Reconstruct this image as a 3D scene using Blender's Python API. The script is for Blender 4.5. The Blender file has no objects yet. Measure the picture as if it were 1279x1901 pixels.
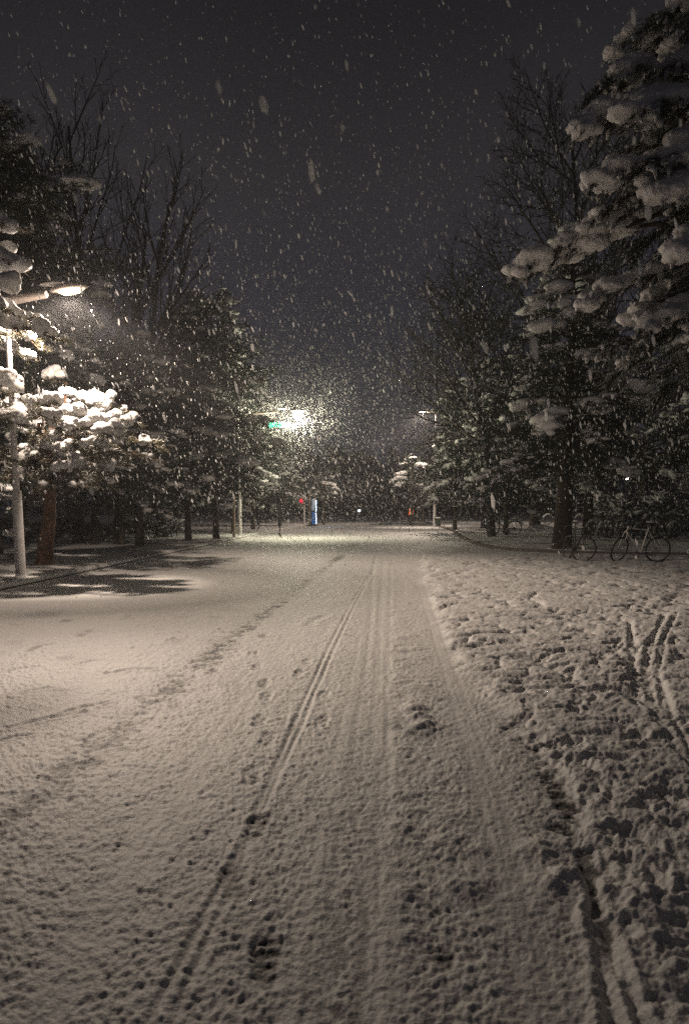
import bpy, math, random
import numpy as np
from mathutils import Vector, Matrix

# ------------------------------------------------------------------ camera, world, exposure
S = bpy.context.scene
COL = S.collection
F, HOR, PX, CAM_H = 1370.0, 940.0, 639.5, 1.45
PITCH = math.radians(7.0)
CY = HOR + F * math.tan(PITCH)
SP, CP = math.sin(PITCH), math.cos(PITCH)

cam_data = bpy.data.cameras.new("camera")
cam = bpy.data.objects.new("camera", cam_data)
COL.objects.link(cam)
cam.location = (0, 0, CAM_H)
cam.rotation_euler = (math.radians(90) - PITCH, 0, 0)
cam_data.sensor_fit = 'VERTICAL'
cam_data.sensor_height = 36.0
cam_data.sensor_width = 24.22
cam_data.lens = F / 1901.0 * 36.0
cam_data.shift_y = (CY - 950.5) / 1901.0
cam_data.clip_start = 0.05
cam_data.clip_end = 2000
cam_data.dof.use_dof = True
cam_data.dof.focus_distance = 22.0
cam_data.dof.aperture_fstop = 3.6
S.camera = cam

world = bpy.data.worlds.new("World")
S.world = world
world.use_nodes = True
wt = world.node_tree
wt.nodes.clear()
w_out = wt.nodes.new('ShaderNodeOutputWorld')
w_bg = wt.nodes.new('ShaderNodeBackground')
w_tc = wt.nodes.new('ShaderNodeTexCoord')
w_sep = wt.nodes.new('ShaderNodeSeparateXYZ')
w_ramp = wt.nodes.new('ShaderNodeValToRGB')
w_noise = wt.nodes.new('ShaderNodeTexNoise')
w_noise.inputs['Scale'].default_value = 2.2
w_noise.inputs['Detail'].default_value = 3
w_mix = wt.nodes.new('ShaderNodeMix')
w_mix.data_type = 'RGBA'
w_mix.blend_type = 'MULTIPLY'
w_mix.inputs[0].default_value = 0.5
wt.links.new(w_tc.outputs['Generated'], w_sep.inputs[0])
wt.links.new(w_tc.outputs['Generated'], w_noise.inputs['Vector'])
wt.links.new(w_sep.outputs['Z'], w_ramp.inputs[0])
e = w_ramp.color_ramp.elements
e[0].position = 0.0
e[0].color = (0.049, 0.048, 0.063, 1)
e[1].position = 1.0
e[1].color = (0.011, 0.010, 0.011, 1)
for p_, c_ in ((0.22, (0.046, 0.045, 0.061)), (0.38, (0.043, 0.0395, 0.0445)), (0.52, (0.022, 0.0205, 0.0235))):
    q = w_ramp.color_ramp.elements.new(p_)
    q.color = (*c_, 1)
wt.links.new(w_ramp.outputs[0], w_mix.inputs[6])
wt.links.new(w_noise.outputs['Fac'], w_mix.inputs[7])
wt.links.new(w_mix.outputs[2], w_bg.inputs['Color'])
w_bg.inputs['Strength'].default_value = 0.88
wt.links.new(w_bg.outputs[0], w_out.inputs['Surface'])

S.view_settings.view_transform = 'Standard'
S.view_settings.look = 'None'
S.view_settings.gamma = 1.0
S.view_settings.exposure = 0.0
S.view_settings.use_curve_mapping = False
S.render.engine = 'CYCLES'
cy_ = S.cycles
cy_.max_bounces = 4
cy_.diffuse_bounces = 2
cy_.glossy_bounces = 1
cy_.transmission_bounces = 2
cy_.volume_bounces = 0
cy_.transparent_max_bounces = 4
cy_.use_denoising = False
cy_.sample_clamp_indirect = 2.0
cy_.caustics_reflective = False
cy_.caustics_refractive = False

# street lamps: head position is (base + arm); power in W, colour
LAMP_POWER = 3250.0
LAMP_WARM = (1.0, 0.81, 0.655)
LAMP_PALE = (1.0, 0.93, 0.66)
HAZE_DENSITY = 0.0024

# ------------------------------------------------------------------ helpers


def ray(px, py):
    xc, yc = (px - PX) / F, (CY - py) / F
    return np.array([xc, yc * SP + CP, yc * CP - SP])


def at(px, py, Y):
    d = ray(px, py)
    return np.array([0, 0, CAM_H]) + d * (Y / d[1])


def gnd(px, py, z=0.0):
    d = ray(px, py)
    return np.array([0, 0, CAM_H]) + d * ((z - CAM_H) / d[2])


def norm(v):
    v = np.asarray(v, float)
    n = np.linalg.norm(v, axis=-1, keepdims=True)
    return v / np.maximum(n, 1e-9)


class MB:
    """collects vertices and faces; build() links one mesh object"""

    def __init__(self):
        self.v, self.f3, self.f4, self.n = [], [], [], 0

    def add(self, v, f):
        v = np.asarray(v, np.float32).reshape(-1, 3)
        f = np.asarray(f, np.int32)
        if len(f) == 0:
            return
        (self.f3 if f.shape[1] == 3 else self.f4).append(f + self.n)
        self.v.append(v)
        self.n += len(v)

    def join(self, o):
        for f in o.f3:
            self.f3.append(f + self.n)
        for f in o.f4:
            self.f4.append(f + self.n)
        self.v += o.v
        self.n += o.n

    def mesh(self, name, mat=None, smooth=False):
        me = bpy.data.meshes.new(name)
        V = np.concatenate(self.v) if self.v else np.zeros((0, 3), np.float32)
        f3 = np.concatenate(self.f3) if self.f3 else np.zeros((0, 3), np.int32)
        f4 = np.concatenate(self.f4) if self.f4 else np.zeros((0, 4), np.int32)
        me.vertices.add(len(V))
        me.vertices.foreach_set('co', V.ravel())
        loops = np.concatenate([f3.ravel(), f4.ravel()]).astype(np.int32)
        me.loops.add(len(loops))
        me.loops.foreach_set('vertex_index', loops)
        me.polygons.add(len(f3) + len(f4))
        st = np.concatenate([np.arange(len(f3)) * 3, len(f3) * 3 + np.arange(len(f4)) * 4]).astype(np.int32)
        me.polygons.foreach_set('loop_start', st)
        if smooth:
            me.polygons.foreach_set('use_smooth', np.ones(len(st), bool))
        me.update(calc_edges=True)
        me.validate()
        if mat:
            me.materials.append(mat)
        return me

    def build(self, name, mat=None, parent=None, smooth=False):
        o = bpy.data.objects.new(name, self.mesh(name, mat, smooth))
        COL.objects.link(o)
        if parent:
            o.parent = parent
        return o

    # ---- shapes
    def box(self, c, s, rot=None):
        x, y, z = np.array(s) / 2.0
        v = np.array([[-x, -y, -z], [x, -y, -z], [x, y, -z], [-x, y, -z], [-x, -y, z], [x, -y, z], [x, y, z], [-x, y, z]])
        if rot is not None:
            v = v @ np.array(rot).T
        self.add(v + np.array(c), [[0, 3, 2, 1], [4, 5, 6, 7], [0, 1, 5, 4], [1, 2, 6, 5], [2, 3, 7, 6], [3, 0, 4, 7]])

    def tube(self, pts, rad, n=6, closed=False, cap=True):
        P = np.asarray(pts, float)
        m = len(P)
        R = np.broadcast_to(np.asarray(rad, float), (m,))
        if closed:
            T = norm(np.roll(P, -1, 0) - np.roll(P, 1, 0))
        else:
            T = norm(np.gradient(P, axis=0))
        up = np.array([0, 0, 1.0])
        if abs(T[:, 2]).mean() > 0.75:
            up = np.array([0.0, 1.0, 0.0])
        if closed:
            up = norm(np.cross(P[m // 4] - P[0], P[m // 2] - P[0]))
        A = norm(np.cross(T, up))
        B = np.cross(T, A)
        a = np.arange(n) / n * 2 * math.pi
        V = P[:, None] + R[:, None, None] * (np.cos(a)[None, :, None] * A[:, None] + np.sin(a)[None, :, None] * B[:, None])
        i = np.arange(m if closed else m - 1)[:, None]
        j = np.arange(n)[None, :]
        f = np.stack([i * n + j, i * n + (j + 1) % n, ((i + 1) % m) * n + (j + 1) % n, ((i + 1) % m) * n + j], -1).reshape(-1, 4)
        self.add(V.reshape(-1, 3), f)
        if cap and not closed:
            for k, s in ((0, 1), (m - 1, -1)):
                ring = V[k]
                self.add(np.vstack([ring, P[k][None]]), [[(q + 1) % n if s > 0 else q, q if s > 0 else (q + 1) % n, n] for q in range(n)])

    def lathe(self, prof, c=(0, 0, 0), n=20):
        prof = np.asarray(prof, float)
        a = np.arange(n) / n * 2 * math.pi
        V = np.stack([prof[:, 0:1] * np.cos(a), prof[:, 0:1] * np.sin(a), np.repeat(prof[:, 1:2], n, 1)], -1) + np.array(c)
        m = len(prof)
        i = np.arange(m - 1)[:, None]
        j = np.arange(n)[None, :]
        f = np.stack([i * n + j, i * n + (j + 1) % n, (i + 1) * n + (j + 1) % n, (i + 1) * n + j], -1).reshape(-1, 4)
        self.add(V.reshape(-1, 3), f)

    def ring(self, c, R, r, axis=(0, 1, 0), n=36, k=6):
        ax = norm(np.array(axis, float))
        t = np.array([0, 0, 1.0]) if abs(ax[2]) < 0.9 else np.array([1.0, 0, 0])
        u = norm(np.cross(ax, t))
        w = np.cross(ax, u)
        a = np.arange(n) / n * 2 * math.pi
        self.tube(np.array(c) + R * (np.cos(a)[:, None] * u + np.sin(a)[:, None] * w), r, k, closed=True)


def ico(sub):
    import bmesh
    bm = bmesh.new()
    bmesh.ops.create_icosphere(bm, subdivisions=sub, radius=1.0)
    V = np.array([v.co[:] for v in bm.verts])
    Fc = np.array([[v.index for v in f.verts] for f in bm.faces])
    bm.free()
    return V, Fc


ICO1, ICO2, ICO3 = ico(1), ico(2), ico(3)
ICO_T = ico(1)


def blobs(mb, C, Sc, rng, ic, jit=0.16, axes=None, floor=None):
    """many lumpy ellipsoids at C (n,3) with half-axes Sc (n,3)"""
    C, Sc = np.asarray(C, float), np.asarray(Sc, float)
    n = len(C)
    if n == 0:
        return
    V0, F0 = ic
    m = len(V0)
    fr = rng.normal(size=(n, 3, 3)) * 1.6
    ph = rng.uniform(0, 6.28, (n, 3))
    w = np.sin(np.einsum('mk,njk->nmj', V0, fr) + ph[:, None]).sum(-1) / 3.0
    V = V0[None] * (1 + jit * 1.8 * w[:, :, None] + rng.normal(0, jit * 0.25, (n, m))[:, :, None])
    if floor is not None:
        V[:, :, 2] = np.where(V[:, :, 2] < 0, V[:, :, 2] * floor, V[:, :, 2])
    V = V * Sc[:, None]
    if axes is not None:
        V = np.einsum('nmk,nkj->nmj', V, axes)
    V = V + C[:, None]
    mb.add(V.reshape(-1, 3), (F0[None] + (np.arange(n) * m)[:, None, None]).reshape(-1, 3))


def blades(mb, P, D, L, W, rng):
    """thin needle triangles: base P, direction D (unit), length L, width W"""
    n = len(P)
    if n == 0:
        return
    side = norm(np.cross(D, rng.normal(size=(n, 3))))
    L = np.broadcast_to(L, (n,))[:, None]
    W = np.broadcast_to(W, (n,))[:, None]
    V = np.stack([P - side * W / 2, P + side * W / 2, P + D * L], 1)
    mb.add(V.reshape(-1, 3), np.arange(3 * n).reshape(-1, 3))


def tag(o, label=None, cat=None, group=None, kind=None):
    if label:
        o['label'] = label
    if cat:
        o['category'] = cat
    if group:
        o['group'] = group
    if kind:
        o['kind'] = kind
    return o


def empty(name, loc=(0, 0, 0), rz=0.0, s=1.0):
    o = bpy.data.objects.new(name, None)
    COL.objects.link(o)
    o.location = loc
    o.rotation_euler = (0, 0, rz)
    o.scale = (s, s, s)
    return o


KIDS = {}


def copy_tree(o, parent=None):
    c = o.copy()
    COL.objects.link(c)
    c.parent = parent
    for ch in [x for x in bpy.data.objects if x.parent == o]:
        copy_tree(ch, c)
    return c


# ------------------------------------------------------------------ materials
def mat(name, col, rough=0.7, metal=0.0, noise=0.0, nscale=8.0, bump=0.0, bscale=30.0, emit=None, estr=0.0, trans=0.0):
    m = bpy.data.materials.new(name)
    m.use_nodes = True
    nt = m.node_tree
    b = nt.nodes['Principled BSDF']
    b.inputs['Base Color'].default_value = (*col, 1)
    b.inputs['Roughness'].default_value = rough
    b.inputs['Metallic'].default_value = metal
    tc = nt.nodes.new('ShaderNodeTexCoord')
    if noise:
        nz = nt.nodes.new('ShaderNodeTexNoise')
        nz.inputs['Scale'].default_value = nscale
        nz.inputs['Detail'].default_value = 5
        nt.links.new(tc.outputs['Object'], nz.inputs['Vector'])
        rp = nt.nodes.new('ShaderNodeValToRGB')
        rp.color_ramp.elements[0].position = 0.3
        rp.color_ramp.elements[1].position = 0.7
        rp.color_ramp.elements[0].color = (*[c * (1 - noise) for c in col], 1)
        rp.color_ramp.elements[1].color = (*[min(1, c * (1 + noise)) for c in col], 1)
        nt.links.new(nz.outputs['Fac'], rp.inputs[0])
        nt.links.new(rp.outputs[0], b.inputs['Base Color'])
    if bump:
        n2 = nt.nodes.new('ShaderNodeTexNoise')
        n2.inputs['Scale'].default_value = bscale
        n2.inputs['Detail'].default_value = 4
        nt.links.new(tc.outputs['Object'], n2.inputs['Vector'])
        bp = nt.nodes.new('ShaderNodeBump')
        bp.inputs['Strength'].default_value = bump
        bp.inputs['Distance'].default_value = 0.02
        nt.links.new(n2.outputs['Fac'], bp.inputs['Height'])
        nt.links.new(bp.outputs[0], b.inputs['Normal'])
    if emit:
        b.inputs['Emission Color'].default_value = (*emit, 1)
        b.inputs['Emission Strength'].default_value = estr
    if trans:
        out = nt.nodes['Material Output']
        tr = nt.nodes.new('ShaderNodeBsdfTranslucent')
        tr.inputs['Color'].default_value = (*col, 1)
        mx = nt.nodes.new('ShaderNodeMixShader')
        mx.inputs[0].default_value = trans
        nt.links.new(b.outputs[0], mx.inputs[1])
        nt.links.new(tr.outputs[0], mx.inputs[2])
        nt.links.new(mx.outputs[0], out.inputs['Surface'])
    return m


M = dict(
    snow=mat('snow', (0.80, 0.79, 0.78), 0.65, bump=0.5, bscale=22, trans=0.12),
    flake=mat('snowflake', (0.93, 0.93, 0.93), 0.7, trans=0.65),
    needle=mat('needles', (0.028, 0.040, 0.025), 0.55, noise=0.35, nscale=3, trans=0.1),
    needle_pine=mat('pine_needles', (0.075, 0.070, 0.034), 0.55, noise=0.4, nscale=3, trans=0.15),
    bark=mat('bark', (0.060, 0.047, 0.038), 0.9, noise=0.5, nscale=9, bump=1.0, bscale=14),
    bark_pine=mat('pine_bark', (0.20, 0.115, 0.07), 0.9, noise=0.6, nscale=7, bump=1.0, bscale=11),
    twig=mat('bare_twigs', (0.035, 0.030, 0.028), 0.9),
    pole=mat('painted_pole', (0.74, 0.71, 0.69), 0.45, noise=0.08, nscale=6, bump=0.1, bscale=40),
    head=mat('lamp_housing', (0.16, 0.135, 0.12), 0.5, noise=0.15, nscale=12),
    lens=mat('lamp_lens', (0.9, 0.8, 0.6), 0.3, emit=(1.0, 0.66, 0.32), estr=5),
    lens_pale=mat('bright_lens', (0.9, 0.9, 0.8), 0.3, emit=(1.0, 0.95, 0.80), estr=120),
    lens_side=mat('amber_lens', (0.9, 0.8, 0.6), 0.3, emit=(1.0, 0.60, 0.30), estr=5),
    kerb=mat('kerb_stone', (0.17, 0.15, 0.14), 0.9, noise=0.3, nscale=9, bump=0.5, bscale=30),
    tyre=mat('tyre_rubber', (0.012, 0.012, 0.012), 0.6, bump=0.3, bscale=60),
    chrome=mat('silver_metal', (0.55, 0.54, 0.52), 0.28, metal=0.9),
    silver=mat('silver_paint', (0.70, 0.68, 0.65), 0.35, metal=0.1),
    black=mat('black_paint', (0.015, 0.015, 0.017), 0.4),
    leather=mat('black_saddle', (0.018, 0.016, 0.015), 0.6),
    red=mat('red_reflector', (0.35, 0.02, 0.02), 0.3),
    white_rail=mat('white_rail', (0.6, 0.6, 0.6), 0.5),
    wood=mat('stake_wood', (0.34, 0.26, 0.20), 0.85, noise=0.3, nscale=10),
    hedge=mat('hedge_leaves', (0.05, 0.055, 0.04), 0.7, noise=0.3, nscale=5),
    bin=mat('bin_green', (0.02, 0.035, 0.025), 0.5, noise=0.2),
)


def emissive(name, col, s):
    return mat(name, tuple(0.3 * c for c in col), 0.5, emit=col, estr=s)


# ------------------------------------------------------------------ noise
def _hash(ix, iy, seed):
    h = (ix.astype(np.uint32) * np.uint32(374761393) + iy.astype(np.uint32) * np.uint32(668265263) + np.uint32(seed * 144665 + 17))
    h = (h ^ (h >> np.uint32(13))) * np.uint32(1274126177)
    h = h ^ (h >> np.uint32(16))
    return (h & np.uint32(0xFFFFFF)).astype(np.float32) / np.float32(0xFFFFFF)


def vnoise(x, y, wl, seed):
    x, y = x / wl, y / wl
    fx, fy = np.floor(x), np.floor(y)
    ix, iy = fx.astype(np.int64), fy.astype(np.int64)
    tx, ty = (x - fx).astype(np.float32), (y - fy).astype(np.float32)
    tx, ty = tx * tx * (3 - 2 * tx), ty * ty * (3 - 2 * ty)
    a, b = _hash(ix, iy, seed), _hash(ix + 1, iy, seed)
    c, d = _hash(ix, iy + 1, seed), _hash(ix + 1, iy + 1, seed)
    return (a + (b - a) * tx) * (1 - ty) + (c + (d - c) * tx) * ty - 0.5


def rot(x, y, a):
    return x * math.cos(a) - y * math.sin(a), x * math.sin(a) + y * math.cos(a)


def sstep(a, b, x):
    t = np.clip((x - a) / (b - a), 0, 1)
    return t * t * (3 - 2 * t)


def dist_poly(x, y, P):
    """distance to a polyline and signed side (positive = right of travel)"""
    best = np.full(x.shape, 1e9, np.float32)
    side = np.zeros(x.shape, np.float32)
    for a, b in zip(P[:-1], P[1:]):
        d = b - a
        L2 = d @ d
        t = np.clip(((x - a[0]) * d[0] + (y - a[1]) * d[1]) / L2, 0, 1)
        qx, qy = x - a[0] - t * d[0], y - a[1] - t * d[1]
        r = np.sqrt(qx * qx + qy * qy)
        s = qx * d[1] - qy * d[0]
        m = r < best
        best = np.where(m, r, best)
        side = np.where(m, s, side)
    return best, np.sign(side)


def gpoly(pix):
    return np.array([gnd(*p)[:2] for p in pix])


def resample(P, n):
    P = np.asarray(P, float)
    d = np.concatenate([[0], np.cumsum(np.linalg.norm(np.diff(P, axis=0), axis=1))])
    t = np.linspace(0, d[-1], n)
    return np.stack([np.interp(t, d, P[:, k]) for k in range(P.shape[1])], 1)


# ------------------------------------------------------------------ the setting: ground
LEFT_KERB = np.array([[-6.75, -4.0], [-5.6, 16.5], [-4.45, 36.0], [-0.6, 101.0]])
# the raised corner on the right: along the side street, round the corner, then along the road
corner = [gnd(1900, 1036)[:2], gnd(1500, 1035)[:2], gnd(1279, 1033)[:2], gnd(1130, 1032)[:2], gnd(1000, 1028)[:2], gnd(930, 1022)[:2],
          gnd(885, 1014)[:2], gnd(866, 1005)[:2], gnd(850, 995)[:2], gnd(838, 986)[:2]]
corner = [np.array([40.0, corner[0][1] - 1.0])] + corner + [np.array([7.0, 62.0]), np.array([9.6, 105.0])]
RIGHT_KERB = np.array(corner)
RK = resample(RIGHT_KERB, 160)
for _ in range(6):
    RK[1:-1] = (RK[:-2] + 2 * RK[1:-1] + RK[2:]) / 4
VERGE = 0.12


def verge_mask(x, y):
    dl, sl = dist_poly(x, y, LEFT_KERB)
    left = sstep(-0.02, 0.05, np.where(sl < 0, dl, -dl))
    dr, sr = dist_poly(x, y, RK[::4])
    right = sstep(0.06, 0.13, np.where(sr > 0, dr, -dr))
    return left, right


def build_ground():
    rng = np.random.default_rng(5)
    nu, ny = 1060, 1000
    uc = np.linspace(-0.80, 0.95, nu)
    u = np.concatenate([np.linspace(-1.6, -0.81, 60), uc, np.linspace(0.96, 1.6, 60)])
    nu = len(u)
    Yr = 1.45 * np.exp(np.linspace(0, math.log(110 / 1.45), ny))
    X = (u[None, :] * Yr[:, None]).astype(np.float64)
    Y = np.repeat(Yr[:, None], nu, 1)

    left, right = verge_mask(X, Y)
    verge = np.maximum(left, right)

    # trampled ground of the side street: right of this line
    TR = gpoly([(786, 1040), (800, 1120), (826, 1205), (900, 1290), (985, 1400), (1040, 1500), (1085, 1600), (1120, 1750), (1150, 1990)])
    d, s = dist_poly(X, Y, TR)
    sd = np.where(s < 0, d, -d)
    wob = vnoise(X, Y, 0.5, 3) * 0.35
    tramp = sstep(-0.12, 0.22, sd + wob * 0.6) * (1 - verge) * sstep(24.5, 20.5, Y)
    # untouched, smooth snow next to the left kerb
    SM = gpoly([(-400, 1420), (0, 1222), (180, 1160), (330, 1112), (420, 1080), (520, 1040), (600, 1000)])
    d, s = dist_poly(X, Y, SM)
    smooth = sstep(-0.12, 0.25, np.where(s < 0, d, -d) + wob * 0.3) * (1 - left)

    # snow depth on the hard ground
    dep = 0.0205 + vnoise(X, Y, 1.9, 1) * 0.008 + vnoise(X, Y, 0.7, 2) * 0.005
    xr, yr = rot(X, Y, 0.25)
    rough = (1 - 0.75 * smooth)
    grain = (vnoise(X, Y, 0.062, 11) * 0.004 + vnoise(xr, yr * 1.2, 0.033, 12) * 0.0068 + vnoise(xr, yr, 0.018, 13) * 0.009
             + vnoise(X, Y, 0.011, 14) * 0.006)
    pits = vnoise(xr * 0.8, yr, 0.032, 17) * 0.8 + vnoise(xr, yr, 0.020, 18) * 0.8
    grain -= 0.016 * np.clip(pits - 0.30, 0, 1)
    grain += vnoise(X, Y, 0.16, 15) * 0.006 + vnoise(X * 2.2, Y * 0.5, 0.3, 16) * 0.004
    fade = sstep(30, 8, Y) * 0.8 + 0.2
    dep = dep + grain * rough * fade
    # lumps of the trampled part
    lump = 0
    for wl, am, sd_ in ((0.62, 0.026, 20), (0.38, 0.040, 21), (0.24, 0.034, 22), (0.13, 0.014, 23), (0.075, 0.007, 24)):
        nz = vnoise(*rot(X * 0.8 + 0.06 * vnoise(X, Y, 0.5, 25), Y * 1.05, 0.3 * sd_), wl, sd_)
        lump = lump + am * (np.sqrt(np.abs(nz) * 2 + 0.02) - 0.45)
    dep = dep + tramp * (lump * (0.8 + 1.75 * sstep(3.0, 7.5, Y)) + 0.022)

    def local(cx, cy, r):
        i0, i1 = np.searchsorted(Yr, [max(cy - r, 0.1), cy + r])
        if i1 <= i0:
            return None
        j0, j1 = np.searchsorted(u, [(cx - r) / max(cy - r, 0.5) if cx - r < 0 else (cx - r) / (cy + r), (cx + r) / max(cy - r, 0.5)])
        if j1 <= j0:
            return None
        return slice(i0, i1), slice(j0, j1)

    def dent(cx, cy, ang, L, W, depth, rim, sole=False, floor=0.004):
        sl = local(cx, cy, L * 1.1)
        if sl is None:
            return
        xx, yy = X[sl] - cx, Y[sl] - cy
        a, b = rot(xx, yy, -ang)
        waist = 1 - 0.22 * np.exp(-((a / L + 0.08) / 0.13) ** 2)
        r = (np.abs(a / (L * 0.5)) ** 2.4 + np.abs(b / (W * 0.5 * waist)) ** 2.4) ** (1 / 2.4) + vnoise(X[sl], Y[sl], 0.05, 47) * 0.35
        inside = sstep(1.2, 0.7, r)
        rimm = np.exp(-((r - 1.25) / 0.25) ** 2) * rim
        dd = dep[sl]
        target = np.minimum(dd, np.maximum(dd - depth, floor) + (0.003 * np.sin(a / 0.010) if sole else 0) + vnoise(X[sl], Y[sl], 0.02, 41) * 0.010)
        dep[sl] = dd * (1 - inside) + target * inside + rimm * (1 - inside)

    # scattered old footprints in the trampled part
    pts = []
    for k in range(1200):
        yy = 2.0 + 20 * rng.random() ** 1.3
        xx = rng.uniform(-0.1, 0.75) * yy
        pts.append((xx, yy))
    pts = np.array(pts)
    dp, sp = dist_poly(pts[:, 0], pts[:, 1], TR)
    for (xx, yy), q in zip(pts, np.where(sp < 0, dp, -dp)):
        if q > 0.0 and yy < 21 and (yy > 4.5 or rng.random() < 0.45):
            dent(xx, yy, rng.normal(0.4, 0.7) + (math.pi / 2 if rng.random() < 0.6 else 0), rng.uniform(0.2, 0.32), rng.uniform(0.09, 0.14),
                 rng.uniform(0.008, 0.024), rng.uniform(0.003, 0.010), floor=0.009)
    # clods thrown up between the wheel tracks
    def bump_at(cx, cy, r, h):
        sl = local(cx, cy, r * 2.2)
        if sl is None:
            return
        q = ((X[sl] - cx) ** 2 + (Y[sl] - cy) ** 2 * 1.3) / (r * r)
        dep[sl] += 0.30 * h * np.exp(-q ** 1.4) * (1 + 1.2 * vnoise(X[sl], Y[sl], 0.05, 44))
    for (px, py, n, spx, spy, hh) in ((745, 1120, 26, 16, 60, 0.018), (735, 1200, 24, 12, 60, 0.022), (765, 1230, 18, 18, 60, 0.026), (775, 1290, 14, 18, 45, 0.030),
                                      (785, 1330, 8, 14, 18, 0.05), (800, 1350, 5, 12, 10, 0.045), (735, 1340, 10, 10, 70, 0.02), (745, 1600, 8, 12, 90, 0.03),
                                      (1030, 1640, 7, 25, 40, 0.05), (850, 1590, 8, 30, 40, 0.03), (1180, 1440, 10, 50, 60, 0.04), (1240, 1740, 5, 20, 30, 0.06),
                                      (920, 1290, 6, 10, 14, 0.045), (700, 1420, 12, 60, 90, 0.012)):
        for _ in range(n):
            g = gnd(px + rng.normal() * spx, py + rng.normal() * spy)
            bump_at(g[0], g[1], rng.uniform(0.045, 0.11), hh * rng.uniform(0.5, 1.2))

    dep = np.where(dep > 0.03, 0.03 + 0.06 * np.tanh((dep - 0.03) / 0.06), dep)
    dep = dep + tramp * (vnoise(X, Y, 0.045, 91) * 0.012 + vnoise(X, Y, 0.024, 92) * 0.011 + vnoise(X, Y, 0.012, 93) * 0.006)
    # tracks (pixel polylines of the photograph turned into ground positions once)
    def track(pix, w, depth, rim, floor=0.006, wobble=0.0, hard=2.0, keep=0.0):
        P = gpoly(pix)
        P = resample(P, 24)
        d, s = dist_poly(X, Y, P)
        if wobble:
            d = np.abs(d + vnoise(X, Y, 0.4, 51) * wobble)
        ins = np.exp(-(d / w) ** (2 * hard))
        rm = np.exp(-((d - w * 1.9) / (w * 0.7)) ** 2)
        nz = 1 + keep * vnoise(X, Y, 0.35, 52) * 2
        dep[:] = dep - ins * np.clip(dep - floor, 0, depth) * np.clip(nz, 0, 1.4) + rm * rim
    # pair of narrow bicycle tracks, lower left to the middle
    track([(272, 1901), (330, 1790), (420, 1630), (470, 1520), (543, 1350), (610, 1200), (655, 1115), (690, 1060), (697, 1030)], 0.017, 0.011, 0.002, 0.009, 0.015, 1.1, 0.7)
    track([(318, 1901), (372, 1760), (425, 1650), (480, 1515), (556, 1350), (622, 1200), (665, 1110), (693, 1060), (700, 1020)], 0.017, 0.011, 0.002, 0.009, 0.015, 1.1, 0.7)
    # broad, pressed wheel bands
    def band(pix, w, k_, sink):
        P = resample(gpoly(pix), 24)
        d, s = dist_poly(X, Y, P)
        k = np.exp(-(d / w) ** 4) * k_ * (0.8 + 0.6 * vnoise(X, Y, 0.8, 57))
        lvl = 0.0205 + vnoise(X, Y, 1.9, 1) * 0.008 - sink + 0.0022 * np.sin(d / 0.011) + vnoise(X, Y, 0.018, 58) * 0.006
        dep[:] = dep * (1 - k) + lvl * k
    band([(560, 1901), (590, 1640), (640, 1380), (672, 1210), (690, 1110), (704, 1030), (716, 985)], 0.085, 0.5, 0.002)
    band([(700, 1901), (704, 1500), (706, 1200), (712, 1080), (716, 1000)], 0.09, 0.6, 0.002)
    band([(1010, 1901), (945, 1600), (880, 1380), (825, 1220), (786, 1100), (764, 1040), (742, 990)], 0.10, 0.65, 0.005)
    band([(-60, 1400), (200, 1265), (390, 1160), (540, 1075), (640, 1010)], 0.11, 0.5, 0.004)
    band([(60, 1901), (250, 1600), (420, 1350), (545, 1180), (620, 1085), (668, 1020)], 0.10, 0.45, 0.003)
    # car tracks up the road
    for dx, w_, dpth in ((688, 0.04, 0.004), (706, 0.045, 0.0045), (722, 0.03, 0.004)):
        b = dx - 722
        track([(dx + b * 2.2 - 45, 2000), (dx + b * 1.6 - 30, 1750), (dx + b * 0.8 - 10, 1500), (dx + b * 0.3, 1300), (dx, 1150), (dx + 4, 1060), (dx + 8, 1015), (718, 980)], w_, dpth, 0.001, 0.008, 0.03, 1.2, 0.6)
    # dark, half bare wheel track running to the lower left
    def bare(pix, w, amt, seed, fl=0.002):
        P = resample(gpoly(pix), 30)
        d, s = dist_poly(X, Y, P)
        k = np.exp(-(d / w) ** 2)
        dep[:] = dep - k * amt * (1.0 + 1.2 * vnoise(X, Y, 0.11, seed) + 1.0 * vnoise(X, Y, 0.035, seed + 1))
    bare([(676, 990), (650, 1018), (560, 1088), (430, 1185), (330, 1268), (240, 1345), (120, 1440), (-60, 1560)], 0.19, 0.0105, 61)
    bare([(1000, 1380), (1040, 1470), (1075, 1560), (1100, 1610)], 0.09, 0.022, 65)
    bare([(1240, 1660), (1279, 1760), (1340, 1860)], 0.10, 0.03, 67)
    bare([(1190, 1240), (1215, 1300)], 0.14, 0.035, 69)
    bare([(860, 1901), (830, 1700), (800, 1560)], 0.14, 0.004, 71)
    # grooves, lower right
    track([(1085, 1580), (1098, 1640), (1112, 1720), (1124, 1800), (1136, 1901), (1140, 1960)], 0.026, 0.026, 0.008, 0.004, 0.012, 1.4, 0.4)
    track([(1128, 1715), (1142, 1780), (1165, 1850), (1186, 1901), (1210, 1960)], 0.022, 0.024, 0.008, 0.004, 0.012, 1.4, 0.4)
    # curved tracks on the right
    track([(1232, 1150), (1208, 1200), (1198, 1250), (1212, 1320), (1250, 1390), (1330, 1470)], 0.032, 0.026, 0.004, 0.008, 0.05, 1.2, 0.7)
    track([(1258, 1140), (1228, 1200), (1222, 1260), (1240, 1330), (1279, 1400), (1360, 1480)], 0.026, 0.024, 0.004, 0.008, 0.05, 1.2, 0.7)
    track([(1168, 1160), (1175, 1215), (1180, 1290), (1190, 1320)], 0.034, 0.026, 0.004, 0.006, 0.07, 1.2, 0.8)
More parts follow.
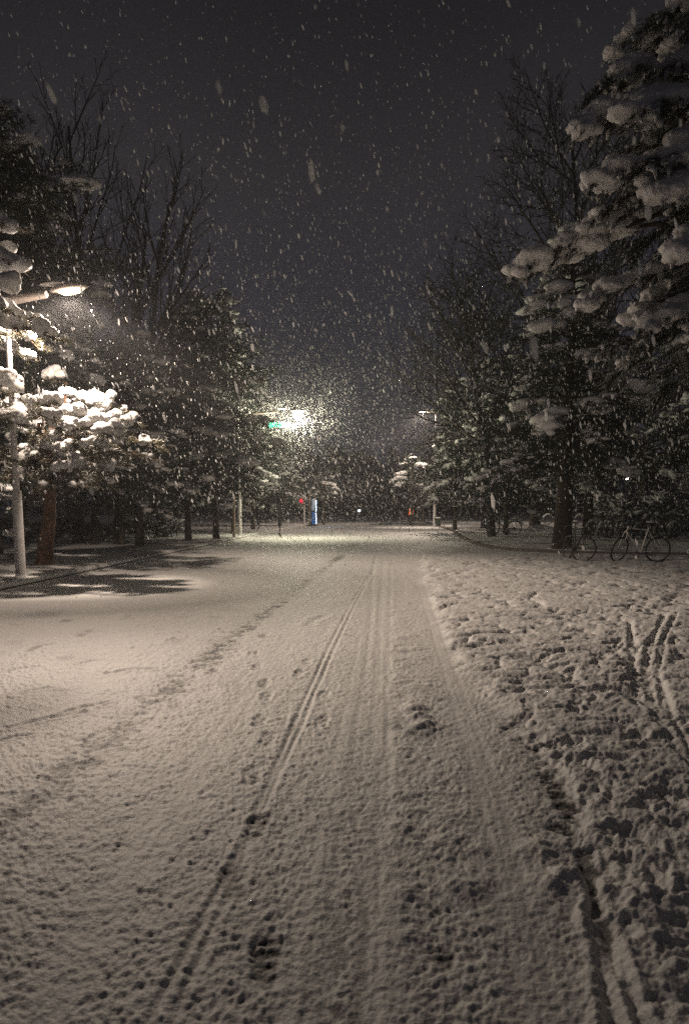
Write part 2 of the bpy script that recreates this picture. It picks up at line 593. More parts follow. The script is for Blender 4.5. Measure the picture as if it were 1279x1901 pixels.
    # drag marks on the left part of the road
    for (a, b, c_, d_, w_) in ((10, 1352, 150, 1322, .03), (200, 1250, 290, 1240, .03), (100, 1330, 210, 1300, .02), (0, 1375, 60, 1362, .03), (40, 1290, 90, 1278, .04),
                               (150, 1180, 175, 1168, .05), (50, 1208, 90, 1195, .05), (310, 1190, 350, 1183, .03), (230, 1150, 255, 1142, .05), (150, 1232, 190, 1226, .02),
                               (0, 1250, 70, 1237, .02), (575, 1160, 600, 1145, .06)):
        track([(a, b), ((a + c_) / 2, (b + d_) / 2 - 3), (c_, d_)], w_, 0.009, 0.006, 0.006, wobble=0.05)
    # fresh footprints up the middle
    for (px, py, a_, L_) in ((435, 1640, 1.75, .30), (493, 1783, 1.65, .31), (478, 1532, 1.5, .29), (466, 1440, 1.7, .28), (497, 1372, 1.6, .28), (483, 1338, 1.6, .27), (494, 1293, 1.6, .27),
                             (490, 1268, 1.6, .27), (478, 1238, 1.6, .27), (470, 1212, 1.6, .26), (487, 1180, 1.6, .26), (600, 1290, 1.5, .27), (598, 1340, 1.4, .27), (555, 1250, 1.5, .27),
                             (570, 1228, 1.5, .26), (395, 1245, 1.4, .26), (480, 1105, 1.5, .27), (500, 1082, 1.5, .27), (530, 1062, 1.5, .27)):
        g = gnd(px, py)
        dent(g[0], g[1], a_, L_, 0.105, 0.011, 0.002, sole=True, floor=0.006)

    dep = np.maximum(dep, 0.0005 + 0.0075 * np.clip(vnoise(X, Y, 0.045, 81) + vnoise(X, Y, 0.02, 82) + 0.25, 0, 1))
    # verges: even snow on raised ground
    vs = 0.03 + vnoise(X, Y, 1.7, 31) * 0.05 + vnoise(X, Y, 0.45, 32) * 0.025 + vnoise(X, Y, 0.12, 33) * 0.012
    dep = dep * (1 - verge) + (np.maximum(vs, 0.004)) * verge
    Z = dep + verge * (VERGE - 0.01) - 0.02
    V = np.stack([X, Y, Z], -1).reshape(-1, 3)
    ii = np.arange(ny - 1)[:, None]
    jj = np.arange(nu - 1)[None, :]
    f = np.stack([ii * nu + jj, ii * nu + jj + 1, (ii + 1) * nu + jj + 1, (ii + 1) * nu + jj], -1).reshape(-1, 4)
    mb = MB()
    mb.add(V, f)

    m = bpy.data.materials.new('snowy_road')
    m.use_nodes = True
    nt = m.node_tree
    b = nt.nodes['Principled BSDF']
    at_ = nt.nodes.new('ShaderNodeAttribute')
    at_.attribute_name = 'cover'
    tc = nt.nodes.new('ShaderNodeTexCoord')
    nz = nt.nodes.new('ShaderNodeTexNoise')
    nz.inputs['Scale'].default_value = 60
    nz.inputs['Detail'].default_value = 4
    nt.links.new(tc.outputs['Object'], nz.inputs['Vector'])
    ad = nt.nodes.new('ShaderNodeMath')
    ad.operation = 'ADD'
    mu = nt.nodes.new('ShaderNodeMath')
    mu.operation = 'MULTIPLY_ADD'
    mu.inputs[1].default_value = 0.5
    mu.inputs[2].default_value = -0.25
    nt.links.new(nz.outputs['Fac'], mu.inputs[0])
    nt.links.new(at_.outputs['Fac'], ad.inputs[0])
    nt.links.new(mu.outputs[0], ad.inputs[1])
    rp = nt.nodes.new('ShaderNodeValToRGB')
    rp.color_ramp.elements[0].position = 0.05
    rp.color_ramp.elements[0].color = (0.035, 0.033, 0.032, 1)
    rp.color_ramp.elements[1].position = 0.75
    rp.color_ramp.elements[1].color = (0.80, 0.79, 0.77, 1)
    q = rp.color_ramp.elements.new(0.35)
    q.color = (0.36, 0.35, 0.34, 1)
    nt.links.new(ad.outputs[0], rp.inputs[0])
    nt.links.new(rp.outputs[0], b.inputs['Base Color'])
    b.inputs['Roughness'].default_value = 0.62
    n2 = nt.nodes.new('ShaderNodeTexNoise')
    n2.inputs['Scale'].default_value = 85
    n2.inputs['Detail'].default_value = 3
    nt.links.new(tc.outputs['Object'], n2.inputs['Vector'])
    bp = nt.nodes.new('ShaderNodeBump')
    bp.inputs['Strength'].default_value = 0.45
    bp.inputs['Distance'].default_value = 0.012
    nt.links.new(n2.outputs['Fac'], bp.inputs['Height'])
    nt.links.new(bp.outputs[0], b.inputs['Normal'])

    o = mb.build('road', m, None, smooth=True)
    cov = np.maximum(sstep(0.0, 0.0175, dep), tramp * sstep(-0.004, 0.008, dep) * 0.9).astype(np.float32).ravel()
    att = o.data.attributes.new('cover', 'FLOAT', 'POINT')
    att.data.foreach_set('value', cov)
    tag(o, 'snow covered road and verges with wheel tracks and footprints', 'road', kind='structure')

    g = MB()
    g.add([[-400, -60, -0.06], [400, -60, -0.06], [400, 500, -0.06], [-400, 500, -0.06]], [[0, 1, 2, 3]])
    tag(g.build('ground', M['snow']), 'flat snowy ground reaching the horizon', 'ground', kind='structure')

    # kerb stones
    for P, sgn, nm in ((RK, 1, 'right'), (resample(LEFT_KERB, 60), -1, 'left')):
        k = MB()
        T = norm(np.gradient(P, axis=0))
        N = np.stack([T[:, 1], -T[:, 0]], 1) * sgn      # towards the verge
        dz = 0.0 if sgn > 0 else -0.05
        prof = [(-0.01, -0.05), (0.0, 0.095 + dz), (0.012, 0.108 + dz), (0.11, 0.110 + dz), (0.12, -0.06)]
        rows = []
        for a, z in prof:
            rows.append(np.column_stack([P + N * a, np.full(len(P), z)]))
        V = np.stack(rows, 1)
        n_, m_ = V.shape[:2]
        i = np.arange(n_ - 1)[:, None]
        j = np.arange(m_ - 1)[None, :]
        k.add(V.reshape(-1, 3), np.stack([i * m_ + j, i * m_ + j + 1, (i + 1) * m_ + j + 1, (i + 1) * m_ + j], -1).reshape(-1, 4))
        lab = 'dark kerb stones round the bicycle corner and on up the road' if sgn > 0 else 'dark kerb stones beside the tall lamp post and grass verge'
        tag(k.build('kerb', M['kerb']), lab, 'kerb', kind='structure')


build_ground()
ZV = VERGE - 0.01 + 0.005      # top of the snow on the verges, roughly


# ------------------------------------------------------------------ street lamps
def point_light(parent, loc, power, col, radius=0.10, open_=False):
    L = bpy.data.lights.new('lamp_light', 'POINT')
    L.energy = power
    L.color = col
    L.shadow_soft_size = radius
    L.use_nodes = True
    nt = L.node_tree
    em = nt.nodes['Emission']
    g = nt.nodes.new('ShaderNodeTexCoord')
    sp = nt.nodes.new('ShaderNodeSeparateXYZ')
    nt.links.new(g.outputs['Normal'], sp.inputs[0])
    # luminous intensity over the angle from straight down: weaker below, strongest sideways, little upward
    rp = nt.nodes.new('ShaderNodeValToRGB')
    mr = nt.nodes.new('ShaderNodeMapRange')
    mr.inputs[1].default_value = -1
    mr.inputs[2].default_value = 1
    nt.links.new(sp.outputs['Z'], mr.inputs[0])
    el = rp.color_ramp.elements
    el[0].position, el[0].color = 0.0, (0.55, 0.55, 0.55, 1)
    el[1].position, el[1].color = 1.0, (0.02, 0.02, 0.02, 1)
    for p_, v_ in ((0.2, 0.10), (0.33, 0.26), (0.42, 0.75), (0.5, 1.0), (0.7, 0.8)) if open_ else ((0.02, 0.42), (0.05, 0.17), (0.10, 0.13), (0.16, 0.36), (0.22, 0.82), (0.27, 0.95), (0.315, 0.43), (0.37, 0.28), (0.45, 0.17), (0.52, 0.10), (0.65, 0.045)):
        q = el.new(p_)
        q.color = (v_, v_, v_, 1)
    nt.links.new(mr.outputs[0], rp.inputs[0])
    nt.links.new(rp.outputs[0], em.inputs['Strength'])
    o = bpy.data.objects.new('lamp_light', L)
    COL.objects.link(o)
    o.location = loc
    o.parent = parent
    return o


def street_lamp(base, H, arm, az, label, lens, power, col, tilt=0.10, open_=False, lens_or_glare_drop=0.05, pole='pole'):
    t = empty('street_lamp', base, az)
    tag(t, label, 'street lamp', 'street lamps along the road')
    p = MB()
    p.tube([[0, 0, 1.62], [0, 0, H * 0.6], [0, 0, H - 0.1]], [0.062, 0.052, 0.045], 16)
    p.build('pole', M[pole], t, True)
    p = MB()
    p.lathe([(0.0, -0.06), (0.15, -0.06), (0.15, 0.02), (0.105, 0.05), (0.092, 0.10), (0.088, 1.58), (0.08, 1.63), (0.064, 1.66)], n=20)
    p.build('base_sleeve', M['pole'], t, True)
    p = MB()
    p.box((0.12, -0.02, H * 0.685), (0.20, 0.18, 0.22))
    bx = p.build('junction_box', M['pole'], t)
    s = MB()
    blobs(s, [[0.12, -0.02, H * 0.685 + 0.11]], [[0.13, 0.12, 0.10]], np.random.default_rng(3), ICO3, 0.05, floor=0.3)
    s.build('snow_cap', M['snow'], bx, True)
    # boxy arm that rises slightly and carries a flat oval head
    p = MB()
    up = arm * math.tan(tilt)
    p.tube([[-0.05, 0, H - 0.12], [arm * 0.62, 0, H - 0.12 + up * 0.62]], [0.105, 0.07], 4)
    p.build('arm', M['head'], t)
    hx, hz = arm, H - 0.12 + up
    h = MB()
    prof = []
    n = 24
    for zz, rr in ((-0.045, 0.80), (-0.03, 0.98), (0.0, 1.0), (0.04, 0.85), (0.07, 0.5), (0.08, 0.05)):
        a = np.arange(n) / n * 2 * math.pi
        prof.append(np.stack([hx - 0.05 + 0.36 * rr * np.cos(a), 0.15 * rr * np.sin(a), hz + zz + 0.04 + 0.36 * rr * np.cos(a) * tilt], 1))
    V = np.stack(prof)
    i = np.arange(len(prof) - 1)[:, None]
    j = np.arange(n)[None, :]
    h.add(V.reshape(-1, 3), np.stack([i * n + j, i * n + (j + 1) % n, (i + 1) * n + (j + 1) % n, (i + 1) * n + j], -1).reshape(-1, 4))
    hd = h.build('lamp_head', M['head'], t, True)
    g = MB()
    a = np.arange(n) / n * 2 * math.pi
    if open_:                       # glowing ball added below the head to stand for this lamp's glare
        V0, F0 = ICO3
        g.add(V0 * [0.22, 0.22, 0.22] + [hx - 0.02, 0, hz - 0.16], F0)
    r1 = np.stack([hx - 0.02 + 0.25 * np.cos(a), 0.125 * np.sin(a), hz - 0.005 + 0.25 * np.cos(a) * tilt], 1)
    r2 = np.stack([hx - 0.02 + 0.17 * np.cos(a), 0.09 * np.sin(a), hz - lens_or_glare_drop + 0.17 * np.cos(a) * tilt], 1)
    c = np.array([[hx - 0.02, 0, hz - lens_or_glare_drop * 1.35]])
    V = np.vstack([r1, r2, c])
    g.add(V, [[q, (q + 1) % n, n + (q + 1) % n, n + q] for q in range(n)])
    g.add(V, [[n + q, n + (q + 1) % n, 2 * n] for q in range(n)])
    g.build('lens', lens, hd, True)
    s = MB()
    blobs(s, [[hx * 0.75, 0, hz + 0.10]], [[0.3, 0.11, 0.05]], np.random.default_rng(7), ICO2, 0.06, floor=0.2)
    s.build('snow_cap', M['snow'], t, True)
    point_light(t, (hx - 0.02, 0, hz - lens_or_glare_drop * 1.35 - (0.16 if open_ else 0.10)), power, col, 0.10, open_)
    return t


g1 = gnd(40, 1073, ZV)
street_lamp((g1[0], g1[1], ZV - 0.02), 5.14, 1.27, math.radians(-9), 'tall white lamp post with warm lit oval head rising beside the snowy pine', M['lens'], LAMP_POWER, LAMP_WARM, 0.10)
g2 = gnd(446, 994, ZV)
street_lamp((g2[0], g2[1], ZV - 0.02), 5.65, 2.75, math.radians(-4), 'farther white lamp post with dazzling pale lamp on a long arm', M['lens_pale'], LAMP_POWER * 0.80, LAMP_PALE, 0.03, True, 0.30)
g3 = gnd(806, 976, ZV)
l3 = at(783, 763, g3[1] - 0.2)
street_lamp((g3[0], g3[1], ZV - 0.02), l3[2] + 0.13 - ZV, g3[0] - l3[0], math.radians(188), 'tall lamp post at the right kerb with amber lamp glimpsed edge-on', M['lens_side'], LAMP_POWER * 1.5, LAMP_WARM, -0.02, pole='black')


# ------------------------------------------------------------------ trees
def conifer(rng, H, clear, R, nb, tuft_l=0.20, blade_w=0.020, nblade=13, droop=0.25, snow=0.5, snow_s=0.10, top_pow=0.8, needle='needle', bark='bark', trunk_r=0.17,
            lean=(0, 0), spread=1.0, rnd=1.0, ic=ICO1, dens=1.0, snow_flat=0.6, extra=None):
    """returns wood, needles, snow builders for a conifer of height H"""
    wood, needles, sn = MB(), MB(), MB()
    ts = np.linspace(0, 1, 9)
    bend = np.stack([lean[0] * ts ** 1.5 + 0.02 * H * np.sin(ts * 5 + rng.uniform(0, 6)) * ts * 0.5, lean[1] * ts ** 1.5 + 0.02 * H * np.sin(ts * 4 + rng.uniform(0, 6)) * ts * 0.5, ts * H], 1)
    rad = trunk_r * (1 - ts) ** 0.8 + 0.02
    rad[0] *= 1.35
    bend[0, 2] = -0.15
    wood.tube(bend, rad, 10)

    def trunk_at(z):
        return np.array([np.interp(z, bend[:, 2], bend[:, k]) for k in range(2)] + [z])
    TP, TD, TS, TW = [], [], [], []
    branches, tipc, tips = [], [], []
    for k in range(nb):
        q = (k + rng.random()) / nb
        z = clear + (H - clear) * q ** 0.9
        r = R * (max(0.03, 1 - q) ** top_pow) * rng.uniform(0.62, 1.1) * (0.75 + 0.25 * min(1, q * 6))
        branches.append((z, k * 2.399 + rng.normal() * 0.5, r, rng.normal(droop, 0.12 * rnd) - 0.45 * q))
    if extra:
        branches += extra
    for z, az, r, dr in branches:
        o = trunk_at(z)
        d = np.array([math.cos(az), math.sin(az), 0])
        t = np.linspace(0, 1, 7)
        zz = r * (0.28 * t * (1 - t) * 2 - dr * t ** 1.6)
        side = np.array([-d[1], d[0], 0])
        wig = np.sin(t * rng.uniform(2, 5) + rng.uniform(0, 6)) * 0.06 * r * t
        P = o + d * (r * t)[:, None] + side * wig[:, None] + np.array([0, 0, 1]) * zz[:, None]
        wood.tube(P, trunk_r * 0.28 * (1 - t * 0.85) * min(1, r / R + 0.3), 5, cap=False)
        ntw = max(3, int(r / 0.15 * dens))
        bw = rng.choice([0.15, 0.6, 1.0, 1.7])
        if bw >= 1:
            for _ in range(rng.integers(3, 8)):
                tt = rng.uniform(0.55, 1.0)
                tipc.append([np.interp(tt, t, P[:, q]) + rng.normal(0, 0.09 * (q < 2)) for q in range(3)] + np.array([0, 0, 0.05]))
                tips.append(bw / 1.3)
        for m in range(ntw):
            tt = 0.18 + 0.82 * (m + rng.random()) / ntw
            c = np.array([np.interp(tt, t, P[:, k]) for k in range(3)])
            sgn = 1 if m % 2 else -1
            tl = (0.22 + 0.38 * r * (1.05 - tt)) * rng.uniform(0.6, 1.2) * spread
            td = norm(d * rng.uniform(0.4, 1.0) + side * sgn * rng.uniform(0.5, 1.0) + np.array([0, 0, rng.normal(-0.12, 0.12)]))
            nt_ = max(2, int(tl / 0.12 * dens))
            w = (np.arange(nt_) + 0.7) / nt_
            pts = c + td * (tl * w)[:, None] + np.array([0, 0, -0.25 * tl]) * (w ** 2)[:, None] + rng.normal(0, 0.03, (nt_, 3))
            TP.append(pts)
            TD.append(np.repeat(td[None], nt_, 0))
            TS.append(np.full(nt_, 0.6 + 0.4 * tt))
            TW.append(np.full(nt_, bw * (0.35 + 0.9 * tt * tt)))
    if tipc:
        tipc_, tips_ = np.array(tipc), np.array(tips)
        s0 = snow_s * tips_ * rng.uniform(1.0, 2.2, len(tips_))
        blobs(sn, tipc_, np.stack([s0 * rng.uniform(1, 1.7, len(s0)), s0, s0 * 0.55], 1), rng, ICO2, 0.22)
    TP, TD, TS, TW = np.concatenate(TP), np.concatenate(TD), np.concatenate(TS), np.concatenate(TW)
    n = len(TP)
    # needles
    B = nblade
    P = np.repeat(TP, B, 0) + rng.normal(0, 0.02, (n * B, 3))
    D = norm(np.repeat(TD, B, 0) * 0.7 + rng.normal(0, 0.62, (n * B, 3)) + np.array([0, 0, -0.05]))
    blades(needles, P, D, tuft_l * rng.uniform(0.6, 1.25, n * B), blade_w, rng)
    # snow: flat lumps along the tufts, and powdered upper needles
    keep = rng.random(n) < snow * TW
    C = TP[keep] + np.array([0, 0, 0.035]) + rng.normal(0, 0.012, (keep.sum(), 3))
    s0 = snow_s * rng.uniform(0.4, 1.2, keep.sum()) * TS[keep] * (0.6 + 0.4 * TW[keep])
    Sc = np.stack([s0 * rng.uniform(1.0, 1.9, len(s0)), s0 * rng.uniform(0.5, 0.9, len(s0)), s0 * snow_flat * rng.uniform(0.5, 1.1, len(s0))], 1)
    dx = TD[keep]
    dy = norm(np.cross(np.array([0, 0, 1.0]), dx))
    dz = np.cross(dx, dy)
    blobs(sn, C, Sc, rng, ic, 0.18, axes=np.stack([dx, dy, dz], 1))
    k2 = rng.random(n) < snow * 1.2 * TW
    m2 = k2.sum()
    P = np.repeat(TP[k2], 5, 0) + np.array([0, 0, 0.03]) + rng.normal(0, 0.03, (m2 * 5, 3))
    D = norm(np.repeat(TD[k2], 5, 0) * 0.8 + rng.normal(0, 0.45, (m2 * 5, 3)) + np.array([0, 0, -0.1]))
    blades(sn, P, D, tuft_l * rng.uniform(0.5, 1.0, m2 * 5), blade_w * 1.1, rng)
    return wood, needles, sn


def link_conifer(name, parts, base, rz, s, label, group, needle='needle', bark='bark', smooth_snow=True):
    t = empty(name, base, rz, s)
    tag(t, label, 'tree', group)
    w, n, sn = parts
    w.build('trunk', M[bark], t, True)
    n.build('crown', M[needle], t)
    sn.build('snow_cover', M['snow'], t, smooth_snow)
    return t


PROTO = {}


def proto_conifer(kind):
    """meshes of one kind of tree, shared between its copies"""
    if kind in PROTO:
        return PROTO[kind]
    rng = np.random.default_rng({'cedar': 11, 'cedar_b': 12, 'dense': 13, 'dense_b': 14, 'far': 15, 'small_pine': 16}[kind])
    if kind == 'cedar':
        p = conifer(rng, 10, 2.1, 3.3, 110, droop=0.22, snow=0.48, snow_s=0.115, trunk_r=0.24)
    elif kind == 'cedar_b':
        p = conifer(rng, 10, 2.2, 3.0, 100, droop=0.32, snow=0.48, snow_s=0.12, trunk_r=0.19, rnd=1.6)
    elif kind == 'dense':
        p = conifer(rng, 8, 1.4, 2.6, 115, droop=0.12, snow=0.22, snow_s=0.075, trunk_r=0.085, top_pow=0.5)
    elif kind == 'dense_b':
        p = conifer(rng, 8, 1.5, 2.8, 105, droop=0.08, snow=0.24, snow_s=0.08, trunk_r=0.085, top_pow=0.42, rnd=1.5)
    elif kind == 'far':
        p = conifer(rng, 9, 1.5, 2.8, 60, tuft_l=0.30, blade_w=0.04, nblade=9, snow=0.4, snow_s=0.16, dens=0.6, top_pow=0.6)
    else:
        p = conifer(rng, 3.6, 1.7, 1.2, 30, tuft_l=0.16, blade_w=0.02, snow=0.55, snow_s=0.075, top_pow=0.5, trunk_r=0.06, snow_flat=0.9)
    w, n, sn = p
    PROTO[kind] = (w.mesh('trunk', M['bark'], True), n.mesh('crown', M['needle']), sn.mesh('snow_cover', M['snow'], True))
    return PROTO[kind]


def plant(kind, name, px, py, s, rz, label, group, sz=1.0, z=None):
    g = gnd(px, py, ZV)
    t = empty(name, (g[0], g[1], ZV - 0.01), rz, s)
    t.scale = (s, s, s * sz)
    tag(t, label, 'tree', group)
    for me in proto_conifer(kind):
        o = bpy.data.objects.new(me.name, me)
        COL.objects.link(o)
        o.parent = t
    return t


GL, GR, GF = 'evergreens along the left verge', 'evergreens on the right corner', 'evergreens at the far end of the road'
# left side
gt = gnd(-15, 1030, ZV)
link_conifer('conifer_tree', conifer(np.random.default_rng(51), 11.3, 2.2, 5.0, 210, droop=0.1, snow=0.14, snow_s=0.09, top_pow=0.40, trunk_r=0.22, rnd=1.6), (gt[0], gt[1], ZV), 0.4, 1,
             'tallest dark evergreen, behind the warm lamp post', GL)
plant('dense', 'conifer_tree', 228, 1012, 0.85, 1.0, 'bushy evergreen right behind the snow laden pine by the lamp', GL, 1.0)
plant('dense_b', 'conifer_tree', 262, 1013, 0.86, 2.2, 'dark evergreen on a slim dark trunk, just past the lit pine branches', GL, 1.0)
plant('dense', 'conifer_tree', 350, 1004, 1.05, 4.0, 'broad frosted evergreen halfway between the two left lamp posts', GL, 1.02)
plant('dense_b', 'conifer_tree', 402, 1000, 1.12, 0.2, 'tall pale green lit evergreen directly in front of the second lamp post', GL, 1.06)
plant('dense', 'conifer_tree', 434, 990, 1.02, 5.3, 'frosted evergreen whose trunk stands beside the far white post', GL, 1.0)
plant('dense_b', 'conifer_tree', 470, 983, 1.05, 3.3, 'evergreen whose snowy side faces the dazzling lamp', GL, 0.95)
plant('dense', 'conifer_tree', 520, 976, 1.0, 2.0, 'evergreen below the green glowing sign', GL, 0.9)
plant('cedar_b', 'conifer_tree', 150, 1008, 0.85, 2.5, 'shadowy evergreen seen between the bare poplars and the pine', GL, 1.0)
plant('cedar', 'conifer_tree', 300, 997, 0.8, 3.9, 'dim bluish evergreen behind the slim dark trunks', GL, 1.0)
# right side
plant('cedar', 'conifer_tree', 1042, 1018, 0.98, 2.0, 'big evergreen with thick leaning trunk behind the upright bicycle', GR, 1.0)
plant('cedar_b', 'conifer_tree', 1090, 994, 1.08, 0.6, 'big evergreen whose thick dark trunk fronts the snowy hedge', GR, 1.0)
plant('cedar', 'conifer_tree', 992, 979, 1.15, 4.4, 'evergreen with stout trunk and a snow heap at its foot', GR, 1.0)
plant('dense_b', 'conifer_tree', 938, 994, 0.98, 1.5, 'evergreen on the thin trunk that a bicycle leans behind', GR, 1.0)
plant('cedar_b', 'conifer_tree', 900, 980, 1.02, 3.0, 'evergreen on the dark slanting trunk next in from the bicycle trunk', GR, 1.0)
plant('dense', 'conifer_tree', 844, 984, 0.98, 5.0, 'evergreen hiding the amber lamp post, nearest the road', GR, 1.05)
plant('dense_b', 'conifer_tree', 884, 967, 1.15, 0.0, 'evergreen deep among the trunks past the amber lamp', GR, 1.1)
plant('cedar', 'conifer_tree', 1190, 985, 1.15, 1.2, 'dark evergreen over the row of parked bicycles', GR, 1.0)
plant('cedar_b', 'conifer_tree', 1300, 1000, 1.1, 4.0, 'dark evergreen at the hedge end under the nearest branches', GR, 1.0)
plant('dense', 'conifer_tree', 826, 966, 1.1, 2.6, 'last evergreen before the staked saplings on the right', GR, 1.0)
# young pines with lit snow at the middle of the road's far end
plant('small_pine', 'pine_sapling', 600, 972, 1.15, 0.5, 'young pine with lit snow beside the red and blue lights', 'young pines at the far end', 1.0)
plant('small_pine', 'pine_sapling', 655, 966, 1.2, 2.5, 'lone young snowy pine nearest the middle of the far road', 'young pines at the far end', 1.0)
plant('small_pine', 'pine_sapling', 763, 973, 1.42, 4.1, 'brightly lit young pine above the orange markers', 'young pines at the far end', 1.0)
plant('small_pine', 'pine_sapling', 808, 972, 1.0, 1.1, 'young pine with drooping snowy shelf over the dark bin', 'young pines at the far end', 1.0)
# far end
far_spots = [(560, 959, 1.0, 'far evergreen behind the blue sign'), (610, 956, 1.15, 'far evergreen between blue sign and lone young pine'), (640, 954, 1.0, 'far evergreen rising behind the lone young pine'),
             (672, 953, 1.3, 'far evergreen just right of the lone young pine'), (700, 953, 1.1, 'far evergreen closing the road at its middle'), (728, 954, 1.25, 'far evergreen left of the orange markers'),
             (752, 955, 1.1, 'far evergreen behind the brightly lit young pine'), (790, 957, 1.3, 'far evergreen under the amber lamp'), (520, 962, 1.2, 'far evergreen behind the green sign'), (480, 966, 1.2, 'far evergreen behind the far left post')]
for i, (px, py, s, lab) in enumerate(far_spots):
    plant('far', 'conifer_tree', px, py, s, i * 1.7, lab, GF, 1.0)


def distant_woods():
    rng = np.random.default_rng(40)
    mb = MB()
    for k in range(120):
        x = rng.uniform(-75, 95)
        y = 112 + rng.uniform(0, 22)
        if abs(x - 0.0585 * y - 1.0) < 3.5:
            y += 14
        h, r = rng.uniform(6.5, 10.5), rng.uniform(2.2, 3.4)
        n = 420
        t = rng.random(n)
        a = rng.uniform(0, 6.28, n)
        rr = r * (1 - t) ** 0.55 * rng.uniform(0.4, 1.05, n)
        P = np.column_stack([x + rr * np.cos(a), y + rr * np.sin(a), 0.3 + t * h])
        D = norm(np.column_stack([np.cos(a), np.sin(a), rng.normal(-0.2, 0.4, n)]) + rng.normal(0, 0.4, (n, 3)))
        blades(mb, P, D, rng.uniform(0.7, 1.5, n), 0.5, rng)
        mb.tube([[x, y, -0.1], [x, y, h * 0.9]], [0.22, 0.05], 6, cap=False)
    o = mb.build('distant_woods', M['needle'])
    tag(o, 'dark band of woods beyond the end of the road', 'woods', kind='stuff')


distant_woods()


# ---- trees whose boughs are made one by one: the two snow laden pines by the lamp and the nearest tree on the right
def bough_tree(name, base, trunk, trunk_r, items, label, group, seed, needle, bark, nl=0.115, nw=0.0055, nb=14, step=0.06, sp=0.085, pad=(0.07, 0.13), flat=0.66, padp=0.62,
               fingers=3, voxel=0.028, heap=0, pscatter=0.05, fl=(0.07, 0.15), powder=0.10, sag=0.55, snow_from=0.0, hang=-0.12):
    """items: (tip in tree space, height of the attachment, snow weight, half width of the bough)"""
    rng = np.random.default_rng(seed)
    wood, needles, sn = MB(), MB(), MB()
    trunk = resample(np.asarray(trunk, float), 14)
    tt_ = np.linspace(0, 1, 14)
    rad = trunk_r * (1 - tt_) ** 0.7 * (1 + 0.35 * np.exp(-tt_ * 14)) + 0.025
    wood.tube(trunk, rad, 14)
    t = np.linspace(0, 1, 9)
    CC, SS, fP, fD, fL, nP, nD = [], [], [], [], [], [], []
    for tip, za, wgt, hw, *st_ in items:
        t_from = st_[0] if st_ else 0.25
        o = np.array([np.interp(za, trunk[:, 2], trunk[:, 0]), np.interp(za, trunk[:, 2], trunk[:, 1]), za])
        d = np.asarray(tip, float) - o
        r = max(np.linalg.norm(d[:2]), 0.3)
        dh = np.array([d[0], d[1], 0]) / r
        side = np.array([-dh[1], dh[0], 0])
        zz = o[2] + d[2] * t ** 1.3 + 0.10 * r * np.sin(t * math.pi)
        P = np.column_stack([o[0] + d[0] * t, o[1] + d[1] * t, zz])
        P[1:-1] += rng.normal(0, 0.02 * r, (7, 3))
        wood.tube(P, trunk_r * 0.24 * (1 - 0.85 * t), 6, cap=False)
        nsp = max(4, int(r / sp * (1 - t_from) / 0.75))
        for m in range(nsp):
            tt = t_from + (1 - t_from) * (m + rng.random()) / nsp
            c = np.array([np.interp(tt, t, P[:, k]) for k in range(3)])
            sg = 1 if m % 2 else -1
            w_ = hw * (1.05 - 0.55 * tt) * rng.uniform(0.35, 1.05)
            td = norm(dh * rng.uniform(0.5, 1.3) + side * sg * rng.uniform(0.3, 1.0) + np.array([0, 0, rng.normal(-0.05, 0.15)]))
            L = w_ + 0.10
            n_ = max(3, int(L / step))
            w = (np.arange(n_) + 0.5) / n_
            pts = c + td * (L * w)[:, None] + np.array([0, 0, -sag * L]) * (w ** 2)[:, None]
            wood.tube(np.vstack([c, pts[-1]]), [0.009, 0.004], 3, cap=False)
            nP.append(pts)
            nD.append(norm(np.gradient(pts, axis=0)))
            if rng.random() < padp * wgt and tt > snow_from:
                q = np.arange(0, n_, 2)
                CC.append(pts[q] + np.array([0, 0, pad[0] * 0.6]) + rng.normal(0, pscatter, (len(q), 3)) * [1, 1, 0.3])
                s0 = rng.uniform(pad[0], pad[1], len(q)) * (0.75 + 0.25 * wgt)
                SS.append(np.stack([s0 * 1.15, s0 * 1.15, s0 * flat], 1))
            if rng.random() < 0.9 * wgt and fingers and tt > snow_from * 0.8:      # drooping, snow filled finger at the twig's end
                for _ in range(rng.integers(1, fingers + 2)):
                    fd = norm(norm(pts[-1] - pts[-2]) * 0.8 + rng.normal(0, 0.35, 3) + np.array([0, 0, -0.55]))
                    fP.append(pts[-1] - fd * 0.03)
                    fD.append(fd)
                    fL.append(rng.uniform(*fl))
        for h_ in range(int(heap * wgt)):                 # rounded heaps piled on the outer part of the bough
            tt = rng.uniform(max(0.45, t_from), 1.0)
            c = np.array([np.interp(tt, t, P[:, k]) for k in range(3)]) + side * rng.normal(0, hw * 0.4)
            s0 = rng.uniform(pad[0] * 0.7, pad[1] * 1.15)
            CC.append((c + [0, 0, s0 * 0.5 + abs(rng.normal(0, 0.09))])[None])
            SS.append(np.array([[s0, s0, s0 * 0.85]]))
    nP, nD = np.concatenate(nP), np.concatenate(nD)
    n = len(nP)
    P = np.repeat(nP, nb, 0) + rng.normal(0, 0.012, (n * nb, 3))
    D = norm(np.repeat(nD, nb, 0) * 0.9 + rng.normal(0, 0.42, (n * nb, 3)) + np.array([0, 0, hang]))
    blades(needles, P, D, nl * rng.uniform(0.6, 1.2, n * nb), nw, rng)
    blobs(sn, np.concatenate(CC), np.concatenate(SS), rng, ICO2, 0.13)
    if fP:
        fP, fD, fL = np.array(fP), np.array(fD), np.array(fL)
        s1 = norm(np.cross(fD, rng.normal(size=fD.shape)))
        axes = np.stack([s1, np.cross(fD, s1), fD], 1)
        rr = rng.uniform(0.016, 0.030, len(fP)) * fl[1] / 0.15
        blobs(sn, fP + fD * fL[:, None] * 0.45, np.stack([rr, rr, fL * 0.55], 1), rng, ICO2, 0.10, axes=axes)
    tr = empty(name, tuple(base))
    tag(tr, label, 'tree', group)
